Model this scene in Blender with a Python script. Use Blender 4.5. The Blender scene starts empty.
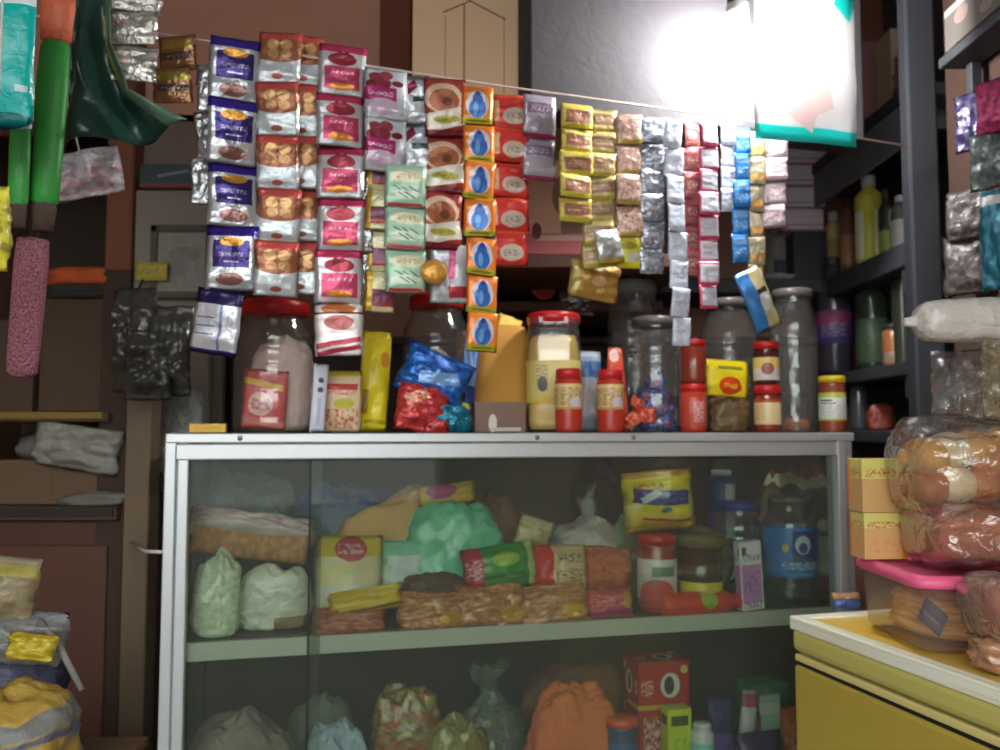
import bpy, bmesh, math, random
from mathutils import Vector, Matrix, noise

C = bpy.context.scene.collection
PI = math.pi
F = 850.0
ZC = 1.10
TANP = 55.0 / 850.0
PITCH = math.atan(TANP)
CP, SP = math.cos(PITCH), math.sin(PITCH)

# ------------------------------------------------------------------ camera
cam = bpy.data.cameras.new('camera')
cam.sensor_width = 36.0
cam.lens = 36.0 * F / 1000.0
cam.clip_start = 0.02
co = bpy.data.objects.new('camera', cam)
co.location = (0, 0, ZC)
co.rotation_euler = (PI / 2 + PITCH, 0, 0)
C.objects.link(co)
bpy.context.scene.camera = co

# ------------------------------------------------------------------ layout: the counter runs along U, its depth along V
A = Vector((-0.53, 1.40))
B = Vector((0.69, 1.70))
U = (B - A).normalized()
V = Vector((-U.y, U.x))
ALPHA = math.atan2(U.y, U.x)
LEN = (B - A).length
TOP = 1.095      # counter top
SHELF = 0.746    # upper shelf in the case
DECK = 0.36      # case floor


def stand(x0, x1, ytop, d, zb, plane='case', ybot=None):
    """Place something whose base is at height zb on the vertical plane at depth d; returns base point, width, height."""
    if plane == 'case':
        n, off = V, d + A.dot(V)
    else:
        n, off = Vector((0, 1)), d
    k = ((x0 + x1) / 2 - 500) / F
    Z = zb - ZC
    Y = (off - k * Z * SP * n.x) / (k * CP * n.x + n.y)
    f = Y * CP + Z * SP
    X = k * f
    q = (375 - ytop) / F
    h = Y * (q * CP + SP) / (CP - q * SP) + ZC - zb
    return Vector((X, Y, zb)), (x1 - x0) * f / F, h


def pf(px, py, d, plane='case'):
    r = Vector(((px - 500) / F, CP - SP * (375 - py) / F, SP + CP * (375 - py) / F))
    if plane == 'case':
        s = (d + A.dot(V)) / (r.x * V.x + r.y * V.y)
    else:
        s = d / r.y
    return Vector((0, 0, ZC)) + r * s


def m_per_px(p):
    return (p.y * CP + (p.z - ZC) * SP) / F


# ------------------------------------------------------------------ materials
def lin(c):
    return tuple(((x / 255) / 12.92 if x / 255 <= 0.04045 else ((x / 255 + 0.055) / 1.055) ** 2.4) for x in c) + (1.0,)


def make_groups():
    def grp(name):
        g = bpy.data.node_groups.new(name, 'ShaderNodeTree')
        for nm, t in (('UV', 'NodeSocketVector'), ('C', 'NodeSocketVector'), ('H', 'NodeSocketVector'), ('Rot', 'NodeSocketFloat'), ('Freq', 'NodeSocketFloat')):
            g.interface.new_socket(nm, in_out='INPUT', socket_type=t)
        g.interface.new_socket('Mask', in_out='OUTPUT', socket_type='NodeSocketFloat')
        i = g.nodes.new('NodeGroupInput'); o = g.nodes.new('NodeGroupOutput')
        s = g.nodes.new('ShaderNodeVectorMath'); s.operation = 'SUBTRACT'
        g.links.new(i.outputs['UV'], s.inputs[0]); g.links.new(i.outputs['C'], s.inputs[1])
        r = g.nodes.new('ShaderNodeVectorRotate'); r.rotation_type = 'Z_AXIS'
        g.links.new(s.outputs[0], r.inputs['Vector']); g.links.new(i.outputs['Rot'], r.inputs['Angle'])
        d = g.nodes.new('ShaderNodeVectorMath'); d.operation = 'DIVIDE'
        g.links.new(r.outputs[0], d.inputs[0]); g.links.new(i.outputs['H'], d.inputs[1])
        return g, i, o, d

    def lt(g, a, thr=1.0):
        m = g.nodes.new('ShaderNodeMath'); m.operation = 'LESS_THAN'; m.inputs[1].default_value = thr
        g.links.new(a, m.inputs[0]); return m.outputs[0]

    def rectmask(g, d):
        ab = g.nodes.new('ShaderNodeVectorMath'); ab.operation = 'ABSOLUTE'; g.links.new(d.outputs[0], ab.inputs[0])
        sp = g.nodes.new('ShaderNodeSeparateXYZ'); g.links.new(ab.outputs[0], sp.inputs[0])
        mx = g.nodes.new('ShaderNodeMath'); mx.operation = 'MAXIMUM'
        g.links.new(sp.outputs[0], mx.inputs[0]); g.links.new(sp.outputs[1], mx.inputs[1])
        return lt(g, mx.outputs[0])
    g, i, o, d = grp('rect'); g.links.new(rectmask(g, d), o.inputs[0])
    g, i, o, d = grp('ell')
    sp = g.nodes.new('ShaderNodeSeparateXYZ'); g.links.new(d.outputs[0], sp.inputs[0])
    cb = g.nodes.new('ShaderNodeCombineXYZ'); g.links.new(sp.outputs[0], cb.inputs[0]); g.links.new(sp.outputs[1], cb.inputs[1])
    ln = g.nodes.new('ShaderNodeVectorMath'); ln.operation = 'LENGTH'; g.links.new(cb.outputs[0], ln.inputs[0])
    g.links.new(lt(g, ln.outputs['Value']), o.inputs[0])
    g, i, o, d = grp('script')
    m = rectmask(g, d)
    mp = g.nodes.new('ShaderNodeVectorMath'); mp.operation = 'MULTIPLY'
    g.links.new(i.outputs['UV'], mp.inputs[0])
    cb = g.nodes.new('ShaderNodeCombineXYZ'); g.links.new(i.outputs['Freq'], cb.inputs[0])
    hf = g.nodes.new('ShaderNodeMath'); hf.operation = 'MULTIPLY'; hf.inputs[1].default_value = 1.3
    g.links.new(i.outputs['Freq'], hf.inputs[0]); g.links.new(hf.outputs[0], cb.inputs[1])
    g.links.new(cb.outputs[0], mp.inputs[1])
    nz = g.nodes.new('ShaderNodeTexNoise'); nz.inputs['Scale'].default_value = 1.0; nz.inputs['Detail'].default_value = 1.5
    g.links.new(mp.outputs[0], nz.inputs['Vector'])
    gt = g.nodes.new('ShaderNodeMapRange'); gt.inputs['From Min'].default_value = 0.44; gt.inputs['From Max'].default_value = 0.62; gt.inputs['To Max'].default_value = 0.85
    g.links.new(nz.outputs['Fac'], gt.inputs[0])
    mu = g.nodes.new('ShaderNodeMath'); mu.operation = 'MULTIPLY'
    g.links.new(m, mu.inputs[0]); g.links.new(gt.outputs[0], mu.inputs[1]); g.links.new(mu.outputs[0], o.inputs[0])


make_groups()
MC = {}


def M(name, base, layers=(), rough=0.45, metal=0.0, bump=0.0, bscale=60.0, alpha=1.0, var=0.0, vscale=8.0, emit=None, sss=0.0, coat=0.0):
    if name in MC:
        return MC[name]
    m = bpy.data.materials.new(name); m.use_nodes = True
    nt = m.node_tree; N = nt.nodes; L = nt.links
    b = N['Principled BSDF']
    b.inputs['Roughness'].default_value = rough; b.inputs['Metallic'].default_value = metal
    b.inputs['Alpha'].default_value = alpha
    b.inputs['Coat Weight'].default_value = coat
    col = None
    tc = N.new('ShaderNodeTexCoord')
    if var > 0:
        nz = N.new('ShaderNodeTexNoise'); nz.inputs['Scale'].default_value = vscale; nz.inputs['Detail'].default_value = 5
        L.new(tc.outputs['Object'], nz.inputs['Vector'])
        mx = N.new('ShaderNodeMix'); mx.data_type = 'RGBA'
        c = lin(base)
        mx.inputs['A'].default_value = tuple(min(1, x * (1 + var)) for x in c[:3]) + (1,)
        mx.inputs['B'].default_value = tuple(x * (1 - var) for x in c[:3]) + (1,)
        L.new(nz.outputs['Fac'], mx.inputs['Factor'])
        col = mx.outputs['Result']
    for ly in layers:
        kind, cx, cy, hx, hy, lc = ly[:6]
        rot = ly[6] if len(ly) > 6 and kind != 't' else 0.0
        fr = ly[6] if len(ly) > 6 and kind == 't' else 12.0
        g = N.new('ShaderNodeGroup'); g.node_tree = bpy.data.node_groups[{'r': 'rect', 'e': 'ell', 't': 'script'}[kind]]
        L.new(tc.outputs['UV'], g.inputs['UV'])
        g.inputs['C'].default_value = (cx, cy, 0); g.inputs['H'].default_value = (hx, hy, 1)
        g.inputs['Rot'].default_value = rot; g.inputs['Freq'].default_value = fr
        mx = N.new('ShaderNodeMix'); mx.data_type = 'RGBA'
        L.new(g.outputs[0], mx.inputs['Factor'])
        if col is None:
            mx.inputs['A'].default_value = lin(base)
        else:
            L.new(col, mx.inputs['A'])
        mx.inputs['B'].default_value = lin(lc)
        col = mx.outputs['Result']
    if col is None:
        b.inputs['Base Color'].default_value = lin(base)
    else:
        L.new(col, b.inputs['Base Color'])
    if bump > 0:
        nz = N.new('ShaderNodeTexNoise'); nz.inputs['Scale'].default_value = bscale; nz.inputs['Detail'].default_value = 3
        nz.inputs['Distortion'].default_value = 0.6
        L.new(tc.outputs['Object'], nz.inputs['Vector'])
        bp = N.new('ShaderNodeBump'); bp.inputs['Strength'].default_value = bump; bp.inputs['Distance'].default_value = 0.01
        L.new(nz.outputs['Fac'], bp.inputs['Height']); L.new(bp.outputs[0], b.inputs['Normal'])
    if emit:
        b.inputs['Emission Color'].default_value = lin(emit[0]); b.inputs['Emission Strength'].default_value = emit[1]
    MC[name] = m
    return m


def clear(name, tint=(245, 248, 248), gloss=0.10, rough=0.08, haze=0.0, hazecol=(220, 225, 225), bump=0.0, bscale=40.0):
    """Clear plastic or glass seen as a thin film: mostly transparent, a mirror share that grows at grazing angles, a little haze."""
    if name in MC:
        return MC[name]
    m = bpy.data.materials.new(name); m.use_nodes = True
    nt = m.node_tree; N = nt.nodes; L = nt.links
    N.remove(N['Principled BSDF'])
    out = N['Material Output']
    tr = N.new('ShaderNodeBsdfTransparent'); tr.inputs[0].default_value = lin(tint)
    df = N.new('ShaderNodeBsdfDiffuse'); df.inputs[0].default_value = lin(hazecol)
    m1 = N.new('ShaderNodeMixShader'); m1.inputs[0].default_value = haze
    L.new(tr.outputs[0], m1.inputs[1]); L.new(df.outputs[0], m1.inputs[2])
    gl = N.new('ShaderNodeBsdfGlossy'); gl.inputs['Roughness'].default_value = rough
    lw = N.new('ShaderNodeLayerWeight'); lw.inputs['Blend'].default_value = 0.25
    mr = N.new('ShaderNodeMapRange'); mr.inputs['To Min'].default_value = gloss * 0.5; mr.inputs['To Max'].default_value = min(1, gloss * 5)
    L.new(lw.outputs['Facing'], mr.inputs[0])
    m2 = N.new('ShaderNodeMixShader'); L.new(mr.outputs[0], m2.inputs[0])
    L.new(m1.outputs[0], m2.inputs[1]); L.new(gl.outputs[0], m2.inputs[2])
    L.new(m2.outputs[0], out.inputs[0])
    if bump > 0:
        tc = N.new('ShaderNodeTexCoord')
        nz = N.new('ShaderNodeTexNoise'); nz.inputs['Scale'].default_value = bscale; nz.inputs['Detail'].default_value = 3
        nz.inputs['Distortion'].default_value = 1.0
        L.new(tc.outputs['Object'], nz.inputs['Vector'])
        bp = N.new('ShaderNodeBump'); bp.inputs['Strength'].default_value = bump; bp.inputs['Distance'].default_value = 0.01
        L.new(nz.outputs['Fac'], bp.inputs['Height'])
        L.new(bp.outputs[0], gl.inputs['Normal']); L.new(bp.outputs[0], lw.inputs['Normal'])
    MC[name] = m
    return m


# ------------------------------------------------------------------ mesh builders (all return a bpy mesh)
def mk(verts, faces, uvs=None, smooth=True):
    me = bpy.data.meshes.new('mesh')
    me.from_pydata([tuple(v) for v in verts], [], faces)
    if uvs is not None:
        lay = me.uv_layers.new(name='UVMap')
        for l in me.loops:
            lay.data[l.index].uv = uvs[l.vertex_index]
    bm = bmesh.new(); bm.from_mesh(me); bmesh.ops.recalc_face_normals(bm, faces=bm.faces); bm.to_mesh(me); bm.free()
    if smooth:
        for p in me.polygons:
            p.use_smooth = True
    me.update()
    return me


def nz3(x, y, z, s):
    return noise.noise(Vector((x + s * 17.3, y - s * 9.1, z + s * 3.7)))


def pillow(w, h, t, seed=0, cr=0.12, nx=12, ny=14, seal=0.10, taper=0.0, base=False, sag=0.0, trans=0.2):
    """A filled flat packet in the XZ plane, front towards -Y, with flat seals at top and bottom; origin centre, or bottom if base."""
    V_, F_, UVs = [], [], []
    idx = {}
    wn = max(w, h)
    def prof(a, b):
        px_ = max(0.0, 1 - abs(2 * a - 1) ** 2.6)
        e = min(b, 1 - b)
        pz = 0.0 if e <= 0 else min(1.0, max(0.0, (e - seal * 0.6) / trans))
        pz = pz * pz * (3 - 2 * pz)
        return px_ ** 0.7 * pz
    for side in (-1, 1):
        for j in range(ny + 1):
            for i in range(nx + 1):
                edge = i in (0, nx) or j in (0, ny)
                if edge and side == 1:
                    idx[(1, i, j)] = idx[(-1, i, j)]; continue
                a, b = i / nx, j / ny
                x = (a - 0.5) * w * (1 - taper * b); z = (b - 0.5) * h
                n1 = nz3(a * 3.2, b * 4.2, 0, seed) * cr * wn * 0.30
                n2 = nz3(a * 8, b * 9, side * 5, seed + 3) * cr * t * 1.2 * (0 if edge else 1)
                p = prof(a, b)
                n2 += (0.25 - abs(nz3(a * 2.2, b * 6.5, side * 3, seed + 9)) * 1.4) * cr * t * 1.1 * (0 if edge else 1)
                y = side * (t / 2 * p + 0.0008) + n1 * 0.6 + side * n2 * min(1, p * 3) + sag * (b - 0.5) ** 2
                z += nz3(a * 2.5, b * 1.5, 9, seed) * cr * h * 0.10
                x += nz3(b * 4, a * 1.5, 4, seed) * cr * w * 0.18
                idx[(side, i, j)] = len(V_)
                V_.append((x, y, z + (h / 2 if base else 0))); UVs.append((a, b))
    for side in (-1, 1):
        for j in range(ny):
            for i in range(nx):
                q = [idx[(side, i, j)], idx[(side, i + 1, j)], idx[(side, i + 1, j + 1)], idx[(side, i, j + 1)]]
                F_.append(q if side == -1 else q[::-1])
    return mk(V_, F_, UVs)


def lathe(prof, seg=28, sx=1.0, sy=1.0, cr=0.0, seed=0, square=0.0, closed=True):
    """Surface of revolution from (radius, z) pairs; UV u = 0.5 faces -Y. cr crumples it, square makes the plan boxy."""
    V_, UVs, F_ = [], [], []
    zs = [p[1] for p in prof]; z0, z1 = min(zs), max(zs)
    for (r, z) in prof:
        for k in range(seg + 1):
            u = k / seg
            ph = 2 * PI * (u - 0.5)
            c, s = math.sin(ph), -math.cos(ph)
            if square:
                q = (abs(c) ** (2 + square) + abs(s) ** (2 + square)) ** (-1 / (2 + square))
                c, s = c * q, s * q
            kk = k % seg
            rr = r
            if cr and r > 0:
                a = 2 * PI * kk / seg
                b = z / max(1e-6, z1 - z0)
                n = nz3(math.cos(a) * 1.3, math.sin(a) * 1.3, b * 2.2, seed)
                n += 0.55 * (0.5 - abs(nz3(math.cos(a) * 2.4, math.sin(a) * 2.4, b * 3.4, seed + 5)) * 2.2) + 0.30 * (0.5 - abs(nz3(math.cos(a) * 5.5, math.sin(a) * 5.5, b * 7, seed + 8)) * 2.2)
                rr = r * (1 + cr * n)
            V_.append((rr * c * sx, rr * s * sy, z)); UVs.append((u, (z - z0) / max(1e-6, z1 - z0)))
    n = len(prof)
    for j in range(n - 1):
        for k in range(seg):
            a = j * (seg + 1) + k
            F_.append((a, a + 1, a + seg + 2, a + seg + 1))
    me = bpy.data.meshes.new('mesh'); me.from_pydata(V_, [], F_)
    lay = me.uv_layers.new(name='UVMap')
    for l in me.loops:
        lay.data[l.index].uv = UVs[l.vertex_index]
    bm = bmesh.new(); bm.from_mesh(me)
    bmesh.ops.remove_doubles(bm, verts=bm.verts, dist=1e-6)
    bmesh.ops.recalc_face_normals(bm, faces=bm.faces); bm.to_mesh(me); bm.free()
    for p in me.polygons:
        p.use_smooth = True
    return me


def bag(w, d, h, seed=0, cr=0.22, neck=False, seg=54, square=0.6):
    """A soft bag standing on the ground: bulging crumpled body, optionally gathered to a flared neck."""
    if neck:
        pr = [(0, 0), (.35, 0.0), (.44, .03), (.5, .12), (.5, .25), (.48, .4), (.42, .55), (.3, .67), (.16, .74), (.08, .78), (.09, .83), (.17, .92), (.22, 1.0), (.12, .97), (.04, .84)]
    else:
        pr = [(0, 0), (.36, 0.0), (.45, .04), (.5, .15), (.51, .3), (.50, .5), (.48, .68), (.44, .80), (.38, .88), (.27, .95), (.13, .985), (0, 1.0)]
    out = []
    for (a, b), (c, e) in zip(pr[:-1], pr[1:]):
        for s in range(4):
            f = s / 4
            out.append((a + (c - a) * f, b + (e - b) * f))
    out.append(pr[-1])
    me = lathe([(r, z * h) for r, z in out], seg, w, d, cr, seed, square)
    sx, sy = nz3(1.3, 2.1, .7, seed) * .5, nz3(4.3, .1, 2.7, seed) * .3
    for v in me.vertices:
        b = v.co.z / h
        v.co.z += h * .16 * b * b * (nz3(v.co.x / w * 3.1, v.co.y / d * 2.5, 2.2, seed) + .5 * (0.4 - abs(nz3(v.co.x / w * 6, v.co.y / d * 5, 3, seed)) * 2))
        v.co.x += sx * w * .5 * b * b
        v.co.y += sy * d * .5 * b * b
    return me


def box(w, d, h, bev=0.002, base=True, seg=2):
    bm = bmesh.new()
    bmesh.ops.create_cube(bm, size=1)
    for v in bm.verts:
        v.co = Vector((v.co.x * w, v.co.y * d, v.co.z * h + (h / 2 if base else 0)))
    uv = bm.loops.layers.uv.new('UVMap')
    for f in bm.faces:
        n = f.normal
        for l in f.loops:
            c = l.vert.co; zz = (c.z - (0 if base else -h / 2)) / h
            if abs(n.y) > .5: l[uv].uv = ((c.x / w + .5) if n.y < 0 else .5 - c.x / w, zz)
            elif abs(n.x) > .5: l[uv].uv = (c.y / d + .5, zz)
            else: l[uv].uv = (c.x / w + .5, c.y / d + .5)
    if bev > 0:
        bmesh.ops.bevel(bm, geom=list(bm.edges), offset=bev, segments=seg, affect='EDGES', profile=0.5)
    me = bpy.data.meshes.new('mesh'); bm.to_mesh(me); bm.free()
    return me


def tube(pts, r, seg=8, r2=None):
    pts = [Vector(p) for p in pts]
    V_, F_ = [], []
    n = len(pts)
    for i, p in enumerate(pts):
        t = (pts[min(i + 1, n - 1)] - pts[max(i - 1, 0)]).normalized()
        up = Vector((0, 0, 1)) if abs(t.z) < .9 else Vector((1, 0, 0))
        a = t.cross(up).normalized(); b = t.cross(a)
        rr = r if r2 is None else r + (r2 - r) * i / (n - 1)
        for k in range(seg):
            th = 2 * PI * k / seg
            V_.append(p + a * rr * math.cos(th) + b * rr * math.sin(th))
    for i in range(n - 1):
        for k in range(seg):
            F_.append((i * seg + k, i * seg + (k + 1) % seg, (i + 1) * seg + (k + 1) % seg, (i + 1) * seg + k))
    F_.append(tuple(range(seg))); F_.append(tuple((n - 1) * seg + k for k in range(seg)))
    return mk(V_, F_)


def drape(fn, nu, nv, t):
    """A sheet from fn(a, b) -> point, given real thickness t along Y."""
    V_, F_, UVs = [], [], []
    for s in (0, 1):
        for j in range(nv + 1):
            for i in range(nu + 1):
                p = Vector(fn(i / nu, j / nv)); p.y += s * t
                V_.append(p); UVs.append((i / nu, j / nv))
    W = nu + 1; O = W * (nv + 1)
    for j in range(nv):
        for i in range(nu):
            a = j * W + i
            F_.append((a, a + 1, a + W + 1, a + W)); F_.append((O + a, O + a + W, O + a + W + 1, O + a + 1))
    for i in range(nu):
        F_.append((i, O + i, O + i + 1, i + 1)); a = nv * W + i; F_.append((a, a + 1, O + a + 1, O + a))
    for j in range(nv):
        a = j * W; F_.append((a, a + W, O + a + W, O + a)); a = j * W + nu; F_.append((a, O + a, O + a + W, a + W))
    return mk(V_, F_, UVs)


# ------------------------------------------------------------------ objects
def tag(o, label=None, cat=None, group=None, kind=None):
    if label: o['label'] = label
    if cat: o['category'] = cat
    if group: o['group'] = group
    if kind: o['kind'] = kind
    return o


def thing(name, label, cat, loc=(0, 0, 0), rz=0.0, group=None, rx=0.0, ry=0.0):
    o = bpy.data.objects.new(name, None); C.objects.link(o)
    o.empty_display_size = 0.03
    o.location = loc; o.rotation_euler = (rx, ry, rz)
    return tag(o, label, cat, group)


def part(name, me, mat, parent, loc=(0, 0, 0), rot=(0, 0, 0), label=None):
    o = bpy.data.objects.new(name, me); C.objects.link(o)
    if me.materials: me.materials[0] = mat
    else: me.materials.append(mat)
    o.parent = parent; o.location = loc; o.rotation_euler = rot
    if label: o['label'] = label
    return o


def solo(name, label, cat, me, mat, loc, rot=(0, 0, 0), group=None):
    o = part(name, me, mat, None, loc, rot)
    return tag(o, label, cat, group)


def struct(name, me, mat, loc=(0, 0, 0), rot=(0, 0, 0), parent=None):
    o = part(name, me, mat, parent, loc, rot)
    if parent is None: o['kind'] = 'structure'
    return o


def join_boxes(specs):
    """One mesh from several (w,d,h,x,y,z) bevelled boxes of the same part."""
    bm = bmesh.new()
    for w, d, h, x, y, z in specs:
        me = box(w, d, h, min(w, d, h) * .12)
        me.transform(Matrix.Translation((x, y, z)))
        bm.from_mesh(me); bpy.data.meshes.remove(me)
    me = bpy.data.meshes.new('mesh'); bm.to_mesh(me); bm.free()
    return me


def copy_thing(o, loc, label, rz=None):
    c = o.copy(); C.objects.link(c); c.location = loc; c['label'] = label
    if rz is not None: c.rotation_euler.z = rz
    for ch in o.children:
        k = ch.copy(); C.objects.link(k); k.parent = c
        for g in ch.children:
            q = g.copy(); C.objects.link(q); q.parent = k
    return c

# ------------------------------------------------------------------ common materials
alu = M('aluminium', (196, 200, 202), rough=0.38, metal=0.55, bump=0.02, bscale=200)
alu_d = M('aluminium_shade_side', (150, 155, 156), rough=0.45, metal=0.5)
steel = M('steel', (120, 120, 120), rough=0.35, metal=0.9)
dark = M('dark_laminate', (58, 50, 44), rough=0.6, var=.2)
rubber = M('black_rubber', (18, 18, 18), rough=0.6)
glass = clear('case_glass', (233, 238, 232), gloss=0.045, rough=0.03, haze=0.03, hazecol=(200, 206, 198))
pet = clear('jar_plastic', (250, 251, 250), gloss=0.13, rough=0.08, haze=0.045, bump=0.10, bscale=30)
film = clear('bag_film', (240, 242, 240), gloss=0.16, rough=0.14, haze=0.10, bump=0.5, bscale=45)
film_dark = clear('dark_film', (120, 118, 112), gloss=0.16, rough=0.14, haze=0.08, bump=0.6, bscale=45)
red_lid = M('red_lid_plastic', (196, 34, 38), rough=0.35)
card = M('cardboard', (198, 160, 120), rough=0.85, var=.08, vscale=5)
wood_d = M('dark_wood', (88, 58, 42), rough=0.7, var=.25, vscale=12)

# ------------------------------------------------------------------ the setting
terracotta = M('terracotta_plaster', (206, 156, 134), rough=0.9, var=.14, vscale=2.5, bump=.15, bscale=25)
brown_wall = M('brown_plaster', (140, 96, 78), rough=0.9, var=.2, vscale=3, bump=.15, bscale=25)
grey_plaster = M('grey_plaster', (150, 150, 156), rough=0.9, var=.14, vscale=4, bump=.2, bscale=30)
slate = M('slate_paint', (112, 118, 128), rough=0.65, var=.12, vscale=6)
concrete = M('floor_concrete', (74, 68, 62), rough=0.9, var=.2, vscale=3)
struct('floor', box(4.2, 5.0, .1, 0), concrete, (0, .9, -.1))
struct('ceiling', box(4.2, 3.9, .1, 0), grey_plaster, (0, 1.2, 2.5))
struct('wall_back', box(3.4, .1, 2.5, 0), terracotta, (-.1, 2.70, 0))
struct('wall_left', box(.1, 3.6, 2.5, 0), brown_wall, (-1.50, 1.0, 0))
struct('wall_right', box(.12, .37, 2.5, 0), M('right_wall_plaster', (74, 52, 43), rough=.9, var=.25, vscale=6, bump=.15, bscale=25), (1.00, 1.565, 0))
struct('wall_right_near', box(.12, 1.98, 2.5, 0), brown_wall, (1.32, .39, 0))
struct('wall_right_return', box(.30, .05, 2.5, 0), brown_wall, (1.21, 1.36, 0))
struct('wall_upper', box(1.215, .10, .66, 0), terracotta, (-.842, 2.05, 1.84))
struct('wall_shade_panel', box(.62, .04, 2.5, 0), M('recess_shade', (76, 64, 56), rough=.9), (-1.14, 2.60, 0))  # dark panel over the back wall, its colour stands in for the recess's shade
# behind the viewer: unseen shop-front wall added to limit daylight to one wide opening
struct('added_wall_front', box(3.0, .08, .78, 0), brown_wall, (-.05, -.75, 0))
struct('added_wall_front_upper', box(3.0, .08, .30, 0), brown_wall, (-.05, -.75, 2.2))
struct('added_wall_front_left', box(.16, .08, 1.42, 0), brown_wall, (-1.45, -.75, .78))
struct('added_wall_front_right', box(.5, .08, 1.42, 0), brown_wall, (1.13, -.75, .78))
struct('wall_alcove', box(.1, .95, 2.5, 0), slate, (1.28, 2.18, 0))
struct('trim_1', box(.064, .04, 2.5, .006), M('pillar_slate', (46, 49, 54), rough=.65, var=.12, vscale=6), (.893, 1.775, 0))           # slate pillar at the end of the rack
lint = pf(700, 60, .02)
lp0, lp1 = pf(531, 60, .02), pf(862, 60, .02)
mid = (lp0 + lp1) / 2
zb = pf(640, 119, .02).z
struct('trim_2', box((lp1 - lp0).length, .09, 2.5 - zb, .004), M('beam_grey', (62, 60, 63), rough=.9, var=.14, vscale=4, bump=.2, bscale=30), (mid.x + V.x * .045, mid.y + V.y * .045, zb), (0, 0, ALPHA))
# brown pilaster beside the cartons
pl0 = pf(395, 40, 1.99, 'y')
struct('trim_3', box(.075, .10, .66, .004), M('pilaster_brown', (128, 76, 58), rough=.9, var=.15), (pl0.x, 2.04, 1.84))
# brick-coloured column on the left and the wooden post before it
p0 = pf(120, 272, 1.96, 'y')
struct('trim_4', box(.062, .07, 2.5 - p0.z, .006), M('orange_plaster', (126, 80, 58), rough=.9, var=.25, vscale=9), (p0.x, 1.98, p0.z))
struct('trim_6', box(.066, .074, p0.z, .006), M('dark_post', (66, 50, 40), rough=.9, var=.2, vscale=9), (p0.x, 1.98, 0))
p1 = pf(136, 560, 1.72, 'y')
struct('trim_5', box(.050, .055, pf(136, 386, 1.72, 'y').z, .004), M('post_wood', (104, 88, 70), rough=.85, var=.25, vscale=14), (p1.x, 1.74, 0))
# grey boarding behind the post
b0, b1 = pf(136, 190, 1.95, 'y'), pf(212, 190, 1.95, 'y')
struct('wall_boarding', box(b1.x - b0.x, .03, b0.z, .003), M('grey_boarding', (140, 134, 124), rough=.8, var=.1), ((b0.x + b1.x) / 2, 1.965, 0))

b2_, b3_ = pf(128, 190, 2.0, 'y'), pf(226, 190, 2.0, 'y')
struct('wall_panel', box(b3_.x - b2_.x, .03, 1.86, .003), M('grey_brown_panel', (122, 108, 96), rough=.85, var=.12), ((b2_.x + b3_.x) / 2, 2.015, 0))

# ------------------------------------------------------------------ light: daylight through the open shop front, one lit bulb
w = bpy.data.worlds.new('daylight'); bpy.context.scene.world = w; w.use_nodes = True
w.node_tree.nodes['Background'].inputs[0].default_value = (0.95, 1.0, 0.97, 1)
wn = w.node_tree.nodes
wt = wn.new('ShaderNodeTexCoord'); ws = wn.new('ShaderNodeSeparateXYZ'); wr = wn.new('ShaderNodeValToRGB')
w.node_tree.links.new(wt.outputs['Generated'], ws.inputs[0]); w.node_tree.links.new(ws.outputs[2], wr.inputs[0])
# bright overcast sky above the roofs across the street, dim houses and ground below
wr.color_ramp.elements[0].position = 0.0; wr.color_ramp.elements[0].color = (.20, .205, .20, 1)
wr.color_ramp.elements[1].position = .13; wr.color_ramp.elements[1].color = (.95, 1.0, .98, 1)
e_ = wr.color_ramp.elements.new(.06); e_.color = (.26, .265, .26, 1)
w.node_tree.links.new(wr.outputs[0], wn['Background'].inputs[0])
wn['Background'].inputs[1].default_value = 3.7

bp = pf(738, 40, -.08)
bulb = thing('light_bulb', 'lit white bulb hanging at the upper right beside the teal bordered bag', 'light bulb', bp)
r = .034
prof = [(0, -r)] + [(r * math.sin(a), -r * math.cos(a)) for a in [PI * k / 14 for k in range(1, 11)]] + [(.016, r * .95)]
part('globe', lathe(prof, 28), M('bulb_glow', (255, 255, 255), emit=((255, 253, 252), 260.0)), bulb)
part('collar', lathe([(.0165, r * .9), (.021, r * 1.1), (.0205, r * 2.0), (.014, r * 2.1), (0, r * 2.1)], 24), M('bulb_collar', (230, 230, 228), rough=.4), bulb)
part('socket', lathe([(.017, r * 2.05), (.019, r * 2.1), (.019, r * 3.2), (.008, r * 3.6), (0, r * 3.6)], 24), M('socket_black', (25, 25, 25), rough=.4), bulb)
part('cord', tube([(0, 0, r * 3.5), (0, 0, 2.5 - bp.z)], .003), rubber, bulb)

# ------------------------------------------------------------------ the display case
A0 = A - U * 0
case = thing('display_case', 'aluminium framed glass display case full of snacks, its top used as counter', 'display case', (A.x, A.y, 0), ALPHA)
D = .44


def post_mesh(h):
    return join_boxes([(.018, .040, h, -.010, .02, 0), (.018, .034, h, .009, .023, 0), (.006, .03, h, 0, .025, 0)])


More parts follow.
